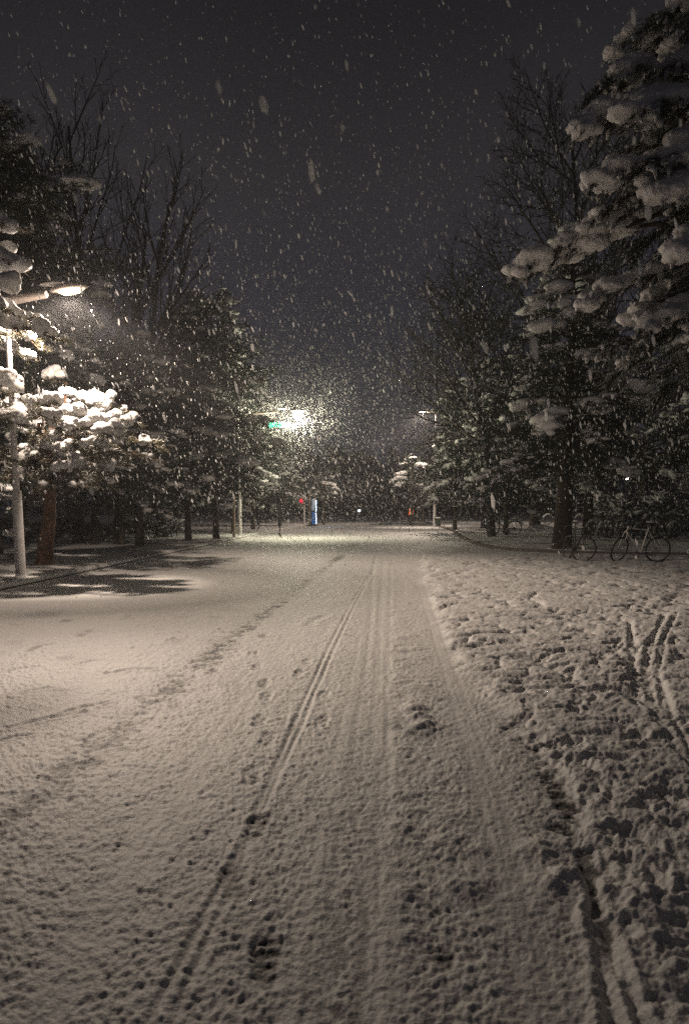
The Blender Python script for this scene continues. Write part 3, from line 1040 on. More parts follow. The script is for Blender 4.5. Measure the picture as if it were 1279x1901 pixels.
    wood.build('trunk', M[bark], tr, True)
    needles.build('crown', M[needle], tr)
    so = sn.build('snow_cover', M['snow'], tr, True)
    rm = so.modifiers.new('merge', 'REMESH')
    rm.mode = 'VOXEL'
    rm.voxel_size = voxel
    rm.use_smooth_shade = True
    sm = so.modifiers.new('soften', 'SMOOTH')
    sm.iterations = 1
    tx = bpy.data.textures.new('lumps', 'CLOUDS')
    tx.noise_scale = 0.07
    dp = so.modifiers.new('lumps', 'DISPLACE')
    dp.texture = tx
    dp.strength = 0.05
    dp.mid_level = 0.5
    tx2 = bpy.data.textures.new('fluff', 'CLOUDS')
    tx2.noise_scale = 0.028
    dq = so.modifiers.new('fluff', 'DISPLACE')
    dq.texture = tx2
    dq.strength = 0.022
    dq.mid_level = 0.5
    pk = rng.random(n * nb) < powder
    pw = MB()
    blades(pw, P[pk] + np.array([0, 0, 0.008]), D[pk], nl * rng.uniform(0.5, 1.0, pk.sum()), nw * 1.25, rng)
    pw.build('frost', M['snow'], tr)
    return tr


def items_at(base, rows, k=1.0):
    out = []
    for (px, py, Yt, dz, wgt, hw, *st_) in rows:
        Yt = base[1] + (Yt - base[1]) * (k if Yt < base[1] else 1.0)
        tip = at(px, py, Yt) - base
        out.append((tip, tip[2] + dz, wgt, hw, *st_))
    return out


GP = 'snow laden pines by the lamp'
gp = gnd(82, 1048, ZV)
bA = np.array([gp[0], gp[1], ZV])
YA = gp[1]
tA = np.array([at(px, py, YA + dy) - bA for px, py, dy in ((82, 1056, 0), (86, 1010, 0), (93, 960, 0), (92, 900, -0.1), (80, 860, -0.2), (95, 800, -0.2), (120, 760, -0.3), (125, 720, -0.3))])
rowsA = [(150, 880, YA - 1.3, .25, .4, .6), (100, 862, YA - 1.5, .3, .35, .6), (65, 885, YA - 1.4, .25, .3, .55), (122, 835, YA - 1.6, .2, .5, .6), (180, 872, YA - 1.1, .25, .4, .6), (40, 862, YA - 1.2, .25, .35, .55), (92, 905, YA - 1.5, .3, .3, .5), (160, 905, YA - 1.6, .35, .3, .5), (215, 845, YA - 1.7, .2, .5, .5), (75, 820, YA - 1.7, .15, .4, .5),
         (245, 785, YA - 1.6, -0.10, 1.2, .5), (205, 775, YA - 2.2, -0.1, 1.5, .5), (180, 750, YA - 1.2, -0.2, 1.6, .5), (150, 765, YA - 2.4, -0.1, 1.3, .5), (230, 765, YA - 0.4, -0.2, 1.2, .5),
         (195, 815, YA - 2.6, 0.1, .7, .5), (140, 835, YA - 2.8, 0.1, .9, .45), (292, 832, YA - 0.5, 0.1, .35, .55), (270, 850, YA - 1.4, 0.2, .3, .5), (240, 870, YA - 1.0, 0.2, .35, .5),
         (205, 905, YA - 0.9, 0.3, .25, .5), (120, 918, YA - 1.2, 0.2, .25, .45), (60, 930, YA - 0.6, 0.2, .2, .4), (90, 735, YA - 2.2, -0.1, 1.0, .5), (40, 735, YA - 2.4, -0.1, 1.0, .5), (20, 790, YA - 2.6, 0.1, .6, .5),
         (0, 850, YA - 2.2, 0.2, .4, .5), (60, 860, YA - 2.6, 0.3, .4, .5), (110, 870, YA - 2.4, 0.3, .4, .5), (150, 890, YA + 0.8, 0.3, .3, .5), (20, 890, YA - 1.8, 0.3, .3, .5), (-40, 760, YA - 1.5, 0, .8, .5),
         (60, 770, YA + 1.6, 0.1, .6, .5), (170, 790, YA + 1.5, 0.1, .6, .5), (230, 840, YA + 1.2, 0.2, .5, .5), (-20, 860, YA + 1, 0.2, .5, .5), (90, 700, YA - 0.6, -0.1, 1, .4), (45, 820, YA - 3.0, 0.2, .5, .5), (185, 845, YA - 2.0, 0.2, .4, .5)]
drop_ = {(0, 850), (60, 860), (45, 820), (20, 790), (110, 870)}
itA = []
for r_ in rowsA:
    if r_[:2] in drop_:
        continue
    if r_[2] < YA - 1.9:          # boughs that reach out over the roadside, snow only on their outer half
        itA.append((*items_at(bA, [(r_[0], r_[1] + 38, 13.0, *r_[3:])])[0], 0.62))
    else:
        itA.append((*items_at(bA, [r_])[0], 0.3))
bough_tree('pine_tree', bA, tA, 0.155, itA, 'pine with snow loaded boughs on a reddish crooked trunk beside the lamp post', GP, 21, 'needle_pine', 'bark_pine',
           nl=0.15, nw=0.011, nb=16, step=0.075, sp=0.085, pad=(0.06, 0.13), flat=0.9, padp=0.20, fingers=0, voxel=0.024, heap=8, pscatter=0.08, powder=0.18, sag=0.1)
gq = at(-190, 1080, 12.4)
bB = np.array([gq[0], gq[1], ZV])
tB = [(0, 0, -0.2), (0.05, 0, 1.5), (0.2, -0.1, 3.0), (0.1, -0.2, 4.6), (0.25, -0.1, 6.2), (0.3, -0.1, 7.2)]
rowsB = [(22, 425, 13.2, 0.05, 1.0, .4), (28, 500, 13.0, 0.05, 1.2, .4), (5, 470, 13.6, 0, .8, .4), (15, 580, 12.8, 0.05, 1.2, .4), (60, 590, 13.6, 0.0, .8, .35), (105, 632, 13.2, 0.0, 1.1, .22), (75, 650, 13.7, 0.1, .7, .22), (15, 530, 12.7, .05, 1.0, .4),
         (5, 700, 12.8, 0.1, .8, .45), (20, 735, 12.9, 0.1, 1.2, .45), (5, 780, 12.7, 0.2, .9, .45), (40, 790, 13.0, 0.2, .6, .45), (10, 850, 12.9, 0.3, .5, .45), (45, 660, 14.0, 0.1, .5, .4), (-40, 500, 14.6, 0, 1, .4), (-60, 640, 15.0, 0.1, 1, .4),
         (30, 615, 14.4, .1, .6, .4)]
rowsB = [(px, py, Y_ - (1.5 if py < 645 else -0.3), *r_) for px, py, Y_, *r_ in rowsB]
itB = items_at(bB, rowsB)
rB = np.random.default_rng(9)
for k in range(22):
    az, z = rB.uniform(1.4, 5.4), rB.uniform(2.0, 6.9)
    r = rB.uniform(1.2, 2.1) * (1 - 0.09 * z)
    itB.append((np.array([math.cos(az) * r, math.sin(az) * r, z - 0.05]), z, rB.uniform(0.4, 1.0), .45))
bough_tree('pine_tree', bB, tB, 0.17, itB, 'pine whose snow capped boughs reach in front of the lamp post from the left', GP, 22, 'needle_pine', 'bark_pine',
           nl=0.14, nw=0.010, nb=14, step=0.075, sp=0.10, pad=(0.08, 0.15), flat=0.85, padp=0.25, fingers=0, voxel=0.032, heap=8, pscatter=0.05, powder=0.12, sag=0.1)

bN = np.array([5.9, 9.4, 0.0])
rowsN = [(1165, 75, 9.3, .15, 0.9, .50), (1215, 40, 8.6, .35, .8, .45), (1260, 20, 9.9, .45, .8, .5), (1110, 160, 9.0, .05, .9, .50), (1085, 235, 8.8, .1, 1.0, .52), (1180, 215, 8.2, .25, 1.0, .5),
         (1105, 345, 9.1, .25, 1.0, .55), (1145, 320, 8.3, .45, 1.2, .55), (1190, 385, 8.4, .55, 1.2, .5), (1115, 400, 9.0, .3, .8, .3), (1245, 470, 8.4, .75, 1.0, .4), (1230, 130, 9.0, .35, .9, .5),
         (962, 505, 10.2, .3, 1.7, .30, .66), (990, 490, 9.9, .35, 1.7, .30, .66), (1050, 470, 10.3, .3, 1.7, .30, .66), (1075, 580, 9.2, .65, .8, .42), (1130, 640, 8.8, .55, .9, .45), (1185, 650, 9.6, .75, .6, .45), (1240, 560, 9.0, .65, .7, .5), (1250, 300, 8.3, .45, 1, .5),
         (1240, 690, 9.2, .85, .4, .5), (1275, 640, 8.4, .75, .4, .5), (1275, 180, 8.6, .5, .6, .5), (1230, 250, 9.6, .5, .6, .6), (1200, 450, 9.5, .6, .5, .6),
         (1275, 400, 9.2, .6, .6, .6), (1150, 130, 9.9, .3, .5, .5), (1170, 280, 9.8, .4, .5, .6), (1270, 90, 9.2, .4, .5, .5), (1200, 580, 9.4, .7, .4, .5), (1140, 700, 10, .8, .2, .5), (1220, 740, 9.6, .9, .2, .5)]
itN = items_at(bN, rowsN)
rN = np.random.default_rng(34)
for k in range(26):          # boughs on the sides the photograph does not show
    az, z = rN.uniform(-1.6, 1.6), 2.6 + 8.2 * (k + rN.random()) / 26
    r = 3.0 * (1 - (z - 2.6) / 9.5) + 0.4
    itN.append((np.array([math.cos(az) * r, math.sin(az) * r, z - 0.25 * r]), z, rN.uniform(0.4, 0.9), 0.5))
bough_tree('conifer_tree', bN, [(0, 0, -0.1), (0.05, 0, 3), (-0.05, 0.05, 7), (0.1, 0, 11)], 0.24, itN, 'nearest evergreen, large snow heavy boughs hanging into the upper right', GR, 33, 'needle', 'bark',
           nl=0.15, nw=0.007, nb=24, step=0.055, sp=0.070, padp=0.34, pad=(0.08, 0.16), flat=0.55, fingers=3, voxel=0.021, powder=0.28, snow_from=0.60, hang=-0.34)


# ---- bare trees
def bare_tree(rng, H, r0, ang, first, nmain, ratio=0.62, depth=4, upward=0.3, twig=0.006, nsub=7):
    mb = MB()

    def grow(p, d, L, r, lev):
        n = 6 if lev < 2 else 4
        pts = [p]
        dd = d.copy()
        for k in range(n):
            dd = norm(dd + rng.normal(0, 0.05 + 0.02 * lev, 3) + np.array([0, 0, upward * 0.10]))
            pts.append(pts[-1] + dd * L / n)
        pts = np.array(pts)
        rr = r * (1 - np.linspace(0, 1, n + 1) * (0.8 if lev else 0.75)) + twig * 0.4
        mb.tube(pts, np.maximum(rr, twig), 8 if lev == 0 else (5 if lev == 1 else 3), cap=False)
        if lev >= depth:
            return
        nk = nmain if lev == 0 else max(3, int(nsub * (0.85 ** lev) * min(1.2, L / 1.2)))
        for k in range(nk):
            t0 = first if lev == 0 else 0.15
            t = t0 + (0.97 - t0) * (k + rng.random()) / nk
            i = min(int(t * n), n - 1)
            q = pts[i] + (pts[i + 1] - pts[i]) * (t * n - i)
            ax = norm(pts[i + 1] - pts[i])
            a = k * 2.4 + rng.normal() * 0.5
            u = norm(np.cross(ax, [0.3, 0.2, 1.0]) if abs(ax[2]) < 0.95 else np.cross(ax, [1, 0, 0]))
            w = np.cross(ax, u)
            al = math.radians(ang * rng.uniform(0.75, 1.25))
            nd = norm(ax * math.cos(al) + (u * math.cos(a) + w * math.sin(a)) * math.sin(al))
            grow(q, nd, L * ratio * (1.05 - 0.6 * (t - t0) / (1 - t0)) * rng.uniform(0.75, 1.1), max(rr[i] * 0.55, twig), lev + 1)
    grow(np.array([0, 0, -0.1]), np.array([0.0, 0, 1]), H, r0, 0)
    return mb


def poplar(px, Y, H, seed, label, rz=0.0, lean=0.0, wide=False):
    rng = np.random.default_rng(seed)
    p = at(px, 900, Y)
    t = empty('bare_tree', (p[0], Y, 0.0), rz)
    t.rotation_euler = (0, lean, rz)
    tag(t, label, 'tree', 'leafless trees behind the evergreens')
    if wide:
        mb = bare_tree(rng, H, 0.20, 42, 0.34, 24, 0.52, 3, 0.30, 0.010, 11)
    else:
        mb = bare_tree(rng, H, 0.15, 25, 0.30, 11, 0.50, 3, 0.42, 0.0085, 6)
    mb.build('trunk', M['twig'], t)
    return t


poplar(172, 26, 14.6, 1, 'slender bare tree with one tall leader, tallest behind the left evergreens')
poplar(40, 25, 13.4, 2, 'bare tree poking up behind the top of the dark left evergreen', 1.0)
poplar(95, 27, 13.2, 7, 'bare tree with upright twigs just above the dark left evergreen', 2.0)
poplar(212, 26, 11.6, 3, 'bare tree with forked twigs above the warm lamp', 2.0, 0.05)
poplar(255, 25, 11.3, 4, 'bare slanting tree outermost on the left against the open sky', 0.5, 0.10)
poplar(1056, 30, 15.2, 5, 'wide fan shaped bare tree above the right evergreens', 0.0, 0.0, True)
poplar(915, 33, 11.4, 6, 'lower bare tree with fine twigs left of the fan shaped one', 1.0, 0.0, True)


# ------------------------------------------------------------------ bicycles
def bicycle(name, loc, rz, label, frame='black', drop=True, steer=0.0, lean=0.0, snow=True, fenders=False):
    """bicycle along +X (front wheel at +X), wheels on z = 0"""
    t = empty(name, loc, rz)
    t.rotation_euler = (lean, 0, rz)
    tag(t, label, 'bicycle', 'bicycles parked on the corner')
    R = 0.335
    rw, fw = np.array([-0.50, 0, R]), np.array([0.50, 0, R])
    head_top, head_bot = np.array([0.33, 0, 0.93]), np.array([0.375, 0, 0.80])
    seat_top, bb = np.array([-0.20, 0, 0.90]), np.array([-0.06, 0, 0.28])

    def steer_m(v):
        v = np.array(v, float) - fw
        ax = norm(head_top - head_bot)
        q = Matrix.Rotation(steer, 3, Vector(ax))
        o = head_bot - fw
        return np.array(q @ Vector(v - o)) + o + fw

    def wheel(c, st):
        tr = MB()
        sm = (lambda v: steer_m(v)) if st else (lambda v: np.array(v, float))
        a = np.arange(40) / 40 * 2 * math.pi
        pts = np.array([sm(c + np.array([R * 0.96 * math.cos(q), 0, R * 0.96 * math.sin(q)])) for q in a])
        tr.tube(pts, 0.021, 7, closed=True)
        w = tr.build('wheel', M['tyre'], t, True)
        rm = MB()
        pts2 = np.array([sm(c + np.array([R * 0.895 * math.cos(q), 0, R * 0.895 * math.sin(q)])) for q in a])
        rm.tube(pts2, 0.010, 6, closed=True)
        rm.build('rim', M['head'], w, True)
        sp = MB()
        sp.tube([sm(c + np.array([0, -0.05, 0])), sm(c + np.array([0, 0.05, 0]))], 0.018, 8)
        for k in range(24):
            q = k / 24 * 2 * math.pi
            sp.tube([sm(c + np.array([0.015 * math.cos(q + 1), 0.03 * (-1) ** k, 0.015 * math.sin(q + 1)])), sm(c + np.array([R * 0.9 * math.cos(q), 0, R * 0.9 * math.sin(q)]))], 0.0016, 3, cap=False)
        sp.build('spokes', M['head'], w)
        return w
    wheel(rw, False)
    wheel(fw, True)
    f = MB()
    f.tube([head_top - [0, 0, 0.03], seat_top - np.array([0, 0, 0.06])], 0.019, 8)
    f.tube([head_bot, bb], 0.022, 8)
    f.tube([seat_top, bb], 0.018, 8)
    f.tube([head_top + [-0.003, 0, 0.02], head_bot], 0.019, 8)
    for s in (-1, 1):
        f.tube([seat_top + [0.0, 0.01 * s, -0.06], rw + [0, 0.06 * s, 0]], 0.008, 6)
        f.tube([bb + [0, 0.03 * s, 0], rw + [0, 0.06 * s, 0]], 0.010, 6)
    f.tube([bb + [0, -0.035, 0], bb + [0, 0.035, 0]], 0.024, 10)
    f.build('frame', M[frame], t, True)
    k = MB()
    for s in (-1, 1):
        k.tube([steer_m(head_bot + [0, 0.05 * s, -0.01]), steer_m(head_bot + [0.06, 0.055 * s, -0.20]), steer_m(fw + [0, 0.055 * s, 0])], [0.013, 0.012, 0.008], 6)
    k.tube([steer_m(head_bot + [0, -0.06, -0.01]), steer_m(head_bot + [0, 0.06, -0.01])], 0.014, 6)
    k.build('fork', M[frame], t, True)
    h = MB()
    top = head_top + np.array([-0.01, 0, 0.06])
    fwd = np.array([0.08, 0, 0.02])
    h.tube([steer_m(head_top), steer_m(top), steer_m(top + fwd)], 0.013, 6)
    if drop:
        for s in (-1, 1):
            b = top + fwd
            h.tube([steer_m(b), steer_m(b + [0.0, 0.19 * s, 0]), steer_m(b + [0.06, 0.205 * s, 0.0]), steer_m(b + [0.12, 0.21 * s, -0.03]), steer_m(b + [0.12, 0.21 * s, -0.10]), steer_m(b + [0.05, 0.21 * s, -0.14]), steer_m(b + [-0.04, 0.21 * s, -0.135])], 0.014, 6)
    else:
        for s in (-1, 1):
            b = top + fwd
            h.tube([steer_m(b), steer_m(b + [0.02, 0.10 * s, 0.04]), steer_m(b + [-0.04, 0.26 * s, 0.06]), steer_m(b + [-0.14, 0.29 * s, 0.05])], 0.013, 6)
    h.build('handlebar', M['black'], t, True)
    s_ = MB()
    sc = seat_top + np.array([-0.03, 0, 0.11])
    s_.tube([seat_top, sc - [0, 0, 0.03]], 0.013, 6)
    prof = np.array([[0.15, 0.014], [0.08, 0.025], [0.0, 0.05], [-0.07, 0.075], [-0.12, 0.06]])
    V = []
    for x, wd in prof:
        a = np.arange(8) / 8 * 2 * math.pi
        V.append(np.stack([np.full(8, sc[0] + x), wd * np.cos(a), sc[2] + 0.025 * np.sin(a) + 0.012 * abs(x) * 4], 1))
    V = np.stack(V)
    i = np.arange(4)[:, None]
    j = np.arange(8)[None]
    s_.add(V.reshape(-1, 3), np.stack([i * 8 + j, i * 8 + (j + 1) % 8, (i + 1) * 8 + (j + 1) % 8, (i + 1) * 8 + j], -1).reshape(-1, 4))
    sd = s_.build('saddle', M['leather'], t, True)
    if snow:
        q = MB()
        blobs(q, [sc + [0, 0, 0.03]], [[0.13, 0.06, 0.035]], np.random.default_rng(2), ICO2, 0.08, floor=0.3)
        q.build('snow_cap', M['snow'], sd, True)
    if snow and fenders:
        q = MB()
        rs = np.random.default_rng(12)
        a_ = np.linspace(0.5, 2.6, 9)
        blobs(q, [rw + np.array([0.385 * math.cos(z), 0, 0.385 * math.sin(z)]) for z in a_], np.full((9, 3), 0.06), rs, ICO2, 0.12)
        q.build('snow_on_rear_wheel', M['snow'], t, True)
        q = MB()
        blobs(q, [steer_m(fw + np.array([0.385 * math.cos(z), 0, 0.385 * math.sin(z)])) for z in a_], np.full((9, 3), 0.06), rs, ICO2, 0.12)
        q.build('snow_on_front_wheel', M['snow'], t, True)
        q = MB()
        b = top + fwd
        blobs(q, [steer_m(b + [0.0, 0.27 * z, 0.07]) for z in (-1, -0.8, 0.75, 0.95)], np.full((4, 3), 0.045), rs, ICO2, 0.12)
        q.build('snow_on_handlebar', M['snow'], t, True)
    c = MB()
    c.ring(bb + [0, -0.05, 0], 0.09, 0.006, (0, 1, 0), 24, 5)
    for s in (-1, 1):
        e_ = bb + np.array([0.12 * s, 0.06 * s, -0.11 * s])
        c.tube([bb + [0, 0.045 * s, 0], e_ - [0, 0.01 * s, 0]], 0.009, 5)
        c.box(e_ + [0, 0.05 * s, 0], (0.08, 0.08, 0.02))
    c.ring(rw + [0, -0.05, 0], 0.04, 0.01, (0, 1, 0), 16, 5)
    c.tube([bb + [0, -0.05, 0.09], rw + [0, -0.05, 0.045]], 0.004, 4)
    c.tube([bb + [0, -0.05, -0.09], rw + [0, -0.05, -0.045]], 0.004, 4)
    c.build('crankset', M['black'], t, True)
    if fenders:
        m = MB()
        a = np.linspace(0.2, 2.9, 14)
        m.tube([rw + np.array([0.365 * math.cos(q), 0, 0.365 * math.sin(q)]) for q in a], 0.02, 5)
        m.build('mudguard', M['black'], t, True)
        m = MB()
        m.tube([steer_m(fw + np.array([0.365 * math.cos(q), 0, 0.365 * math.sin(q)])) for q in a[2:11]], 0.02, 5)
        m.build('mudguard', M['black'], t, True)
        rk = MB()
        rk.box((-0.52, 0, 0.74), (0.34, 0.12, 0.015))
        rk.tube([[-0.60, 0.06, 0.74], rw + [0, 0.07, 0]], 0.006, 4)
        rk.tube([[-0.60, -0.06, 0.74], rw + [0, -0.07, 0]], 0.006, 4)
        rr = rk.build('rear_rack', M['black'], t)
        if snow:
            q = MB()
            blobs(q, [[-0.52, 0, 0.765]], [[0.19, 0.09, 0.05]], np.random.default_rng(4), ICO2, 0.08, floor=0.3)
            q.build('snow_cap', M['snow'], rr, True)
    return t


b1 = gnd(1183, 1045, 0.0)
bicycle('bicycle', (b1[0], b1[1], 0.01), math.radians(184), 'silver racing bicycle with dropped handlebar standing at the kerb', 'silver', True, math.radians(32), math.radians(-6))
b2 = gnd(1070, 1043, 0.0)
bicycle('bicycle', (b2[0] + 0.02, b2[1] + 0.25, 0.01), math.radians(-83), 'black bicycle facing the camera beside the thick leaning trunk', 'black', False, math.radians(42), math.radians(-5))
b3 = gnd(939, 994, ZV)
bicycle('bicycle', (b3[0], b3[1] + 0.55, ZV), math.radians(176), 'black bicycle standing side-on behind the thin trunk', 'black', False, math.radians(10), math.radians(-4), fenders=True)
# the row under the trees
row = bicycle('bicycle', (0, 0, -50), 0, 'x', 'black', False, 0.2, 0.08, True, True)
rng_r = np.random.default_rng(8)
for i in range(11):
    o = row if i == 0 else copy_tree(row)
    pxl = 1108 + i * 17
    g = gnd(pxl, 998 + (i % 2), ZV)
    o.location = (g[0], g[1] + rng_r.uniform(-0.35, 0.35), ZV)
    o.scale = [rng_r.uniform(0.88, 1.06)] * 3
    o.rotation_euler = (rng_r.normal(0.05, 0.12), 0, math.radians(rng_r.normal(215, 14)))
    tag(o, 'snow dusted black bicycle in the tight parked row before the hedge', 'bicycle', 'bicycles in the row before the hedge')
for k, (px, py, lab) in enumerate(((1030, 974, 'dark bicycle parked far back between the two thick trunks'), (1062, 976, 'dark bicycle farther back, right against the second thick trunk'))):
    o = copy_tree(row)
    g = gnd(px, py, ZV)
    o.location = (g[0], g[1], ZV)
    o.rotation_euler = (0.06, 0, math.radians(176 + 9 * k))
    tag(o, lab, 'bicycle', 'bicycles parked on the corner')


# ------------------------------------------------------------------ hedge, railings, small things
def hedge(P0, P1, h, w, label, seed, snow=0.55, s=0.22):
    rng = np.random.default_rng(seed)
    t = empty('hedge', (*P0, ZV - 0.02))
    tag(t, label, 'hedge', 'low snowy hedges')
    d = np.array(P1) - np.array(P0)
    L = np.linalg.norm(d)
    d = d / L
    nrm = np.array([-d[1], d[0]])
    n = int(L * 420)
    a, b = rng.uniform(0, L, n), rng.uniform(-w / 2, w / 2, n)
    z = rng.uniform(0.1, 1, n) ** 0.7 * h * (1 + 0.18 * np.sin(a * 2.1) + 0.1 * np.sin(a * 5.3))
    P = np.column_stack([a[:, None] * d + b[:, None] * nrm, z])
    lv = MB()
    Q = np.repeat(P, 4, 0)
    blades(lv, Q, norm(rng.normal(0, 1, Q.shape) + [0, 0, 0.3]), rng.uniform(0.08, 0.2, len(Q)), 0.03, rng)
    for k in range(int(L * 5)):
        q = rng.uniform(0, L)
        lv.tube([[*(q * d), 0], [*(q * d + rng.normal(0, 0.2, 2)), h * 0.8]], [0.02, 0.008], 4, cap=False)
    lv.build('foliage', M['hedge'], t)
    sn = MB()
    top = P[(rng.random(n) < snow * 0.4)]
    top = top + [0, 0, 0.04]
    s0 = s * rng.uniform(0.4, 1.2, len(top))
    ang = rng.uniform(0, 6.28, len(top))
    axes = np.stack([np.stack([np.cos(ang), np.sin(ang), -0.35 + 0 * ang], 1), np.stack([-np.sin(ang), np.cos(ang), 0 * ang], 1), np.stack([0.2 * np.cos(ang), 0 * ang, 1 + 0 * ang], 1)], 1)
    blobs(sn, top, np.stack([s0 * 1.5, s0 * 0.45, s0 * 0.30], 1), rng, ICO1, 0.14, axes=axes)
    sn.build('snow_cover', M['snow'], t, True)
    return t


hA, hB = gnd(1096, 986, ZV), gnd(1420, 986, ZV)
hedge(hA[:2], hB[:2], 1.75, 1.3, 'snow smothered hedge behind the row of bicycles', 4)
hA, hB = gnd(-60, 1010, ZV), gnd(330, 996, ZV)
hedge(hA[:2], hB[:2], 0.75, 0.7, 'low dark hedge under the left evergreens', 5, 0.4, 0.15)


def railing(pixs, base_py, H, label):
    pts = [gnd(p, base_py, ZV) for p in pixs]
    t = empty('railing', pts[0])
    tag(t, label, 'railing', 'white railings behind the hedge')
    o = pts[0]
    for p in pts:
        m = MB()
        m.tube([p - o, p - o + [0, 0, H]], 0.04, 8)
        m.build('post', M['white_rail'], t, True)
    for z in (H * 0.86, H * 0.55):
        m = MB()
        m.tube([pts[0] - o + [0, 0, z], pts[-1] - o + [0, 0, z]], 0.032, 6)
        m.build('rail', M['white_rail'], t, True)


railing((1068, 1096, 1124), 966, 2.3, 'white railing in the gap between thick trunk and hedge')
railing((1190, 1224), 966, 2.0, 'short white railing rising behind the hedge top')


def lit_ball(name, loc, r, col, strength, label, cat, post=True, light=0):
    t = empty(name, (loc[0], loc[1], ZV if post else loc[2]))
    tag(t, label, cat)
    z = loc[2] - t.location[2]
    g = MB()
    V0, F0 = ICO2
    g.add(V0 * r + [0, 0, z], F0)
    g.build('globe', emissive(name + '_glow', col, strength), t, True)
    if post:
        p = MB()
        p.tube([[0, 0, -0.05], [0, 0, z - r]], [0.06, 0.04], 8)
        p.build('post', M['black'], t, True)
    return t


lit_ball('globe_lamp', at(1163, 888, 52), 0.12, (1.0, 0.92, 0.75), 12, 'small white globe lamp glowing through branches over the hedge', 'globe lamp')
lit_ball('globe_lamp', at(1271, 908, 46), 0.09, (0.35, 0.75, 1.0), 2.5, 'faint bluish globe lamp at the hedge end', 'globe lamp')
lit_ball('globe_lamp', at(667, 948, 92), 0.16, (0.8, 0.92, 1.0), 5, 'tiny white light low beside the lone young pine', 'globe lamp')
lit_ball('globe_lamp', at(477, 799, 44), 0.07, (0.8, 0.9, 0.2), 1.5, 'small yellow-green light left of the green sign', 'globe lamp', True)

# green LED sign beside the bright lamp
p0 = at(517, 789, 34.5)
t = empty('led_sign', (p0[0], p0[1], ZV))
tag(t, 'narrow green glowing LED sign beside the dazzling lamp', 'sign')
z0 = p0[2] - ZV
m = MB()
m.box((0, 0.04, z0), (0.90, 0.08, 0.28))
m.build('housing', M['black'], t)
m = MB()
m.tube([[0.0, 0.12, -0.05], [0.0, 0.12, z0]], 0.035, 8)
m.build('post', M['black'], t, True)
m = MB()
rng_s = np.random.default_rng(2)
for c in range(6):
    for ix in range(5):
        for iz in range(9):
            if rng_s.random() < 0.72:
                m.box((-0.415 + c * 0.145 + ix * 0.023, -0.012, z0 - 0.10 + iz * 0.025), (0.018, 0.012, 0.020))
m.build('lit_dots', emissive('green_led', (0.01, 1.0, 0.42), 5), t)

# blue and white light box, red sign, orange markers with an added glow
p0 = gnd(580, 976, ZV)
t = empty('light_box', p0)
tag(t, 'tall light box glowing white above and blue below at the far kerb', 'sign')
m = MB()
m.box((0, 0.08, 1.0), (0.50, 0.14, 1.9))
m.box((0, 0.08, 0.02), (0.8, 0.3, 0.1))
m.build('housing', M['black'], t)
m = MB()
m.box((0.07, -0.005, 1.45), (0.22, 0.02, 0.8))
m.build('white_panel', emissive('white_panel', (0.75, 0.86, 1.0), 0.22), t)
m = MB()
m.box((0.07, -0.005, 0.52), (0.22, 0.02, 0.85))
m.build('blue_panel', emissive('blue_panel', (0.06, 0.22, 0.60), 0.30), t)
m = MB()
m.box((0.256, 0.08, 0.95), (0.010, 0.10, 1.6))
m.build('added_side_glow', emissive('added_side_glow', (0.45, 0.65, 1.0), 22), t)  # strong side glow added to throw the blue spill on the snow

p0 = gnd(565, 972, ZV)
t = empty('red_sign', p0)
tag(t, 'red glowing sign high on a thin post beside the light box', 'sign')
z0 = at(560, 928, p0[1])[2] - ZV
m = MB()
m.tube([[0, 0.06, -0.05], [0, 0.06, z0 + 0.7]], 0.06, 8)
m.build('post', M['pole'], t, True)
m = MB()
m.box((-0.24, 0, z0), (0.24, 0.08, 0.80))
m.build('panel', emissive('red_glow', (1.0, 0.03, 0.06), 1.6), t)


def orange_marker(px, py, h, label):  # orange things caught by lamplight; their brightness is added as emission
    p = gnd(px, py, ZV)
    t = empty('orange_marker', p)
    tag(t, label, 'orange marker', 'orange markers with added glow by the staked pine')
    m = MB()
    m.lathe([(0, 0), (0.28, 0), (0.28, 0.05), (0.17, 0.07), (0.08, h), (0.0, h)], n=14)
    m.build('body', emissive('added_orange_glow', (1.0, 0.16, 0.03), 2.2), t, True)
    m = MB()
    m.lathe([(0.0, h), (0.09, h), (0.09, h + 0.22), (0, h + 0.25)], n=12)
    m.build('beacon', emissive('beacon_glow', (1.0, 0.30, 0.12), 5), t, True)  # no real beacon: the marker's tip given an added glow as well


orange_marker(761, 955, 0.7, 'orange marker with added glow at the foot of the lit young pine')
orange_marker(767, 954, 0.45, 'smaller orange marker with added glow right of the stakes')


def stake(px, py, Htop, label, grp, w=0.05):
    p = gnd(px, py, ZV)
    m = MB()
    m.tube([[0, 0, -0.1], [0.0, 0, Htop * 0.5], [0.02, 0, Htop]], [w, w * 0.95, w * 0.9], 7)
    m.tube([[-0.02, -0.07, Htop * 0.72], [0.02, 0.07, Htop * 0.72]], 0.02, 5)
    o = m.build('wooden_stake', M['wood'], None, True)
    o.location = p
    tag(o, label, 'stake', grp)


stake(767, 965, 2.9, 'wooden stake touching the lit young pine trunk', 'tree stakes on the right')
stake(775, 966, 2.6, 'wooden stake between the orange markers and the leaning one', 'tree stakes on the right')
stake(785, 967, 2.4, 'wooden stake standing alone left of the bin', 'tree stakes on the right')
stake(575, 976, 2.6, 'wooden stake close beside the light box', 'tree stakes on the left')
stake(435, 996, 2.0, 'short wooden stake at the second lamp post', 'tree stakes on the left', 0.07)
stake(692, 951, 2.4, 'thin stake far off by the tiny white light', 'tree stakes on the left', 0.05)

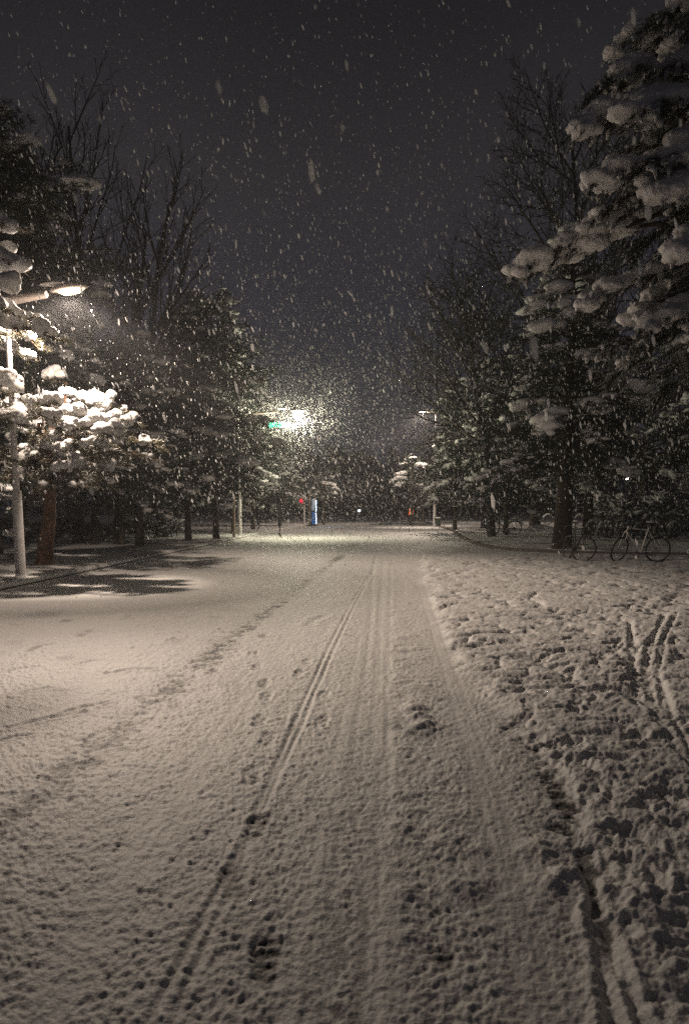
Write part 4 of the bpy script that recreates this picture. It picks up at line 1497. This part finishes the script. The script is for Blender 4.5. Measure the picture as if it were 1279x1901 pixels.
p0 = gnd(812, 976, ZV)
t = empty('litter_bin', p0)
tag(t, 'dark squat litter bin at the foot of the tall right lamp post', 'bin')
m = MB()
m.lathe([(0, 0), (0.20, 0), (0.24, 0.45), (0.255, 0.47), (0.255, 0.52), (0.2, 0.52), (0.17, 0.1)], n=16)
m.build('body', M['bin'], t, True)
m = MB()
blobs(m, [[0, 0, 0.52]], [[0.24, 0.24, 0.08]], np.random.default_rng(1), ICO2, 0.05, floor=0.3)
m.build('snow_cap', M['snow'], t, True)

p0 = gnd(1000, 981, ZV)
m = MB()
blobs(m, [[0, 0, 0], [0.5, 0.1, -0.02], [-0.4, 0, -0.02]], [[0.55, 0.35, 0.28], [0.4, 0.3, 0.18], [0.4, 0.3, 0.15]], np.random.default_rng(6), ICO3, 0.08)
o = m.build('snow_heap', M['snow'], None, True)
o.location = p0
tag(o, 'small heap of snow at the foot of the stout trunk', 'snow heap')


# ------------------------------------------------------------------ falling snow
def falling_snow():
    rng = np.random.default_rng(77)
    mb = MB()
    n = 85000
    Y = 7.5 + 40 * rng.random(n) ** 0.8
    X = rng.uniform(-0.6, 0.6, n) * Y
    Z = rng.uniform(0.03, 1, n) ** 1.5 * np.minimum(CAM_H + 0.66 * Y, 9.5)
    ok = (Z > CAM_H + 0.004 * Y) | (Y > 24) | (rng.random(n) < 0.06)
    X, Y, Z = X[ok], Y[ok], Z[ok]
    l2 = np.array([-2.45, g2[1], 5.7])          # extra fine flakes packed round the bare lamp to imitate its glare
    q = rng.normal(size=(12000, 3))
    q = l2 + norm(q) * (0.55 + rng.random((12000, 1)) ** 0.9 * 2.5)
    fine = len(X)
    X, Y, Z = np.concatenate([X, q[:, 0]]), np.concatenate([Y, q[:, 1]]), np.concatenate([Z, q[:, 2]])
    n2 = 190
    Y2 = rng.uniform(2.2, 5.5, n2)
    X = np.concatenate([X, rng.uniform(-0.6, 0.6, n2) * Y2])
    Z = np.concatenate([Z, rng.uniform(1.5, 4.4, n2)])
    Y = np.concatenate([Y, Y2])
    n3 = 26                              # a few big flakes close by
    Y3 = rng.uniform(1.2, 2.6, n3)
    X, Y = np.concatenate([X, rng.uniform(-0.45, 0.45, n3) * Y3]), np.concatenate([Y, Y3])
    Z = np.concatenate([Z, CAM_H + rng.uniform(0.05, 0.62, n3) * Y3])
    n = len(X)
    r = np.exp(rng.normal(math.log(0.0036), 0.55, n)) * (1 + 0.020 * Y)
    r[fine:fine + 12000] *= 0.66
    st = rng.uniform(1.5, 4.6, n)
    C = np.stack([X, Y, Z], 1)
    fall = norm(np.array([0.24, 0.05, -1.0]) + rng.normal(0, 0.14, (n, 3)))
    s1 = norm(np.cross(fall, rng.normal(size=(n, 3))))
    s2 = np.cross(fall, s1)
    axes = np.stack([s1, s2, fall], 1)
    for k in range(0, n, 20000):
        q = slice(k, k + 20000)
        blobs(mb, C[q], np.stack([r, r, r * st], 1)[q], rng, ICO_T, 0.12, axes=axes[q])
    o = mb.build('falling_snow', M['flake'], None, True)
    tag(o, 'snowflakes falling through the lamplight over the road', 'snow', kind='stuff')


falling_snow()

# ------------------------------------------------------------------ haze of the snowfall
if HAZE_DENSITY > 0:
    m = MB()
    m.box((0, 75, 20), (260, 200, 44))
    hm = bpy.data.materials.new('haze')
    hm.use_nodes = True
    nt = hm.node_tree
    nt.nodes.clear()
    out = nt.nodes.new('ShaderNodeOutputMaterial')
    pv = nt.nodes.new('ShaderNodeVolumePrincipled')
    pv.inputs['Color'].default_value = (0.86, 0.87, 0.92, 1)
    pv.inputs['Density'].default_value = HAZE_DENSITY
    pv.inputs['Anisotropy'].default_value = 0.35
    nt.links.new(pv.outputs[0], out.inputs['Volume'])
    o = m.build('haze', hm)
    tag(o, 'thin haze of fine snow in the night air', 'haze', kind='stuff')
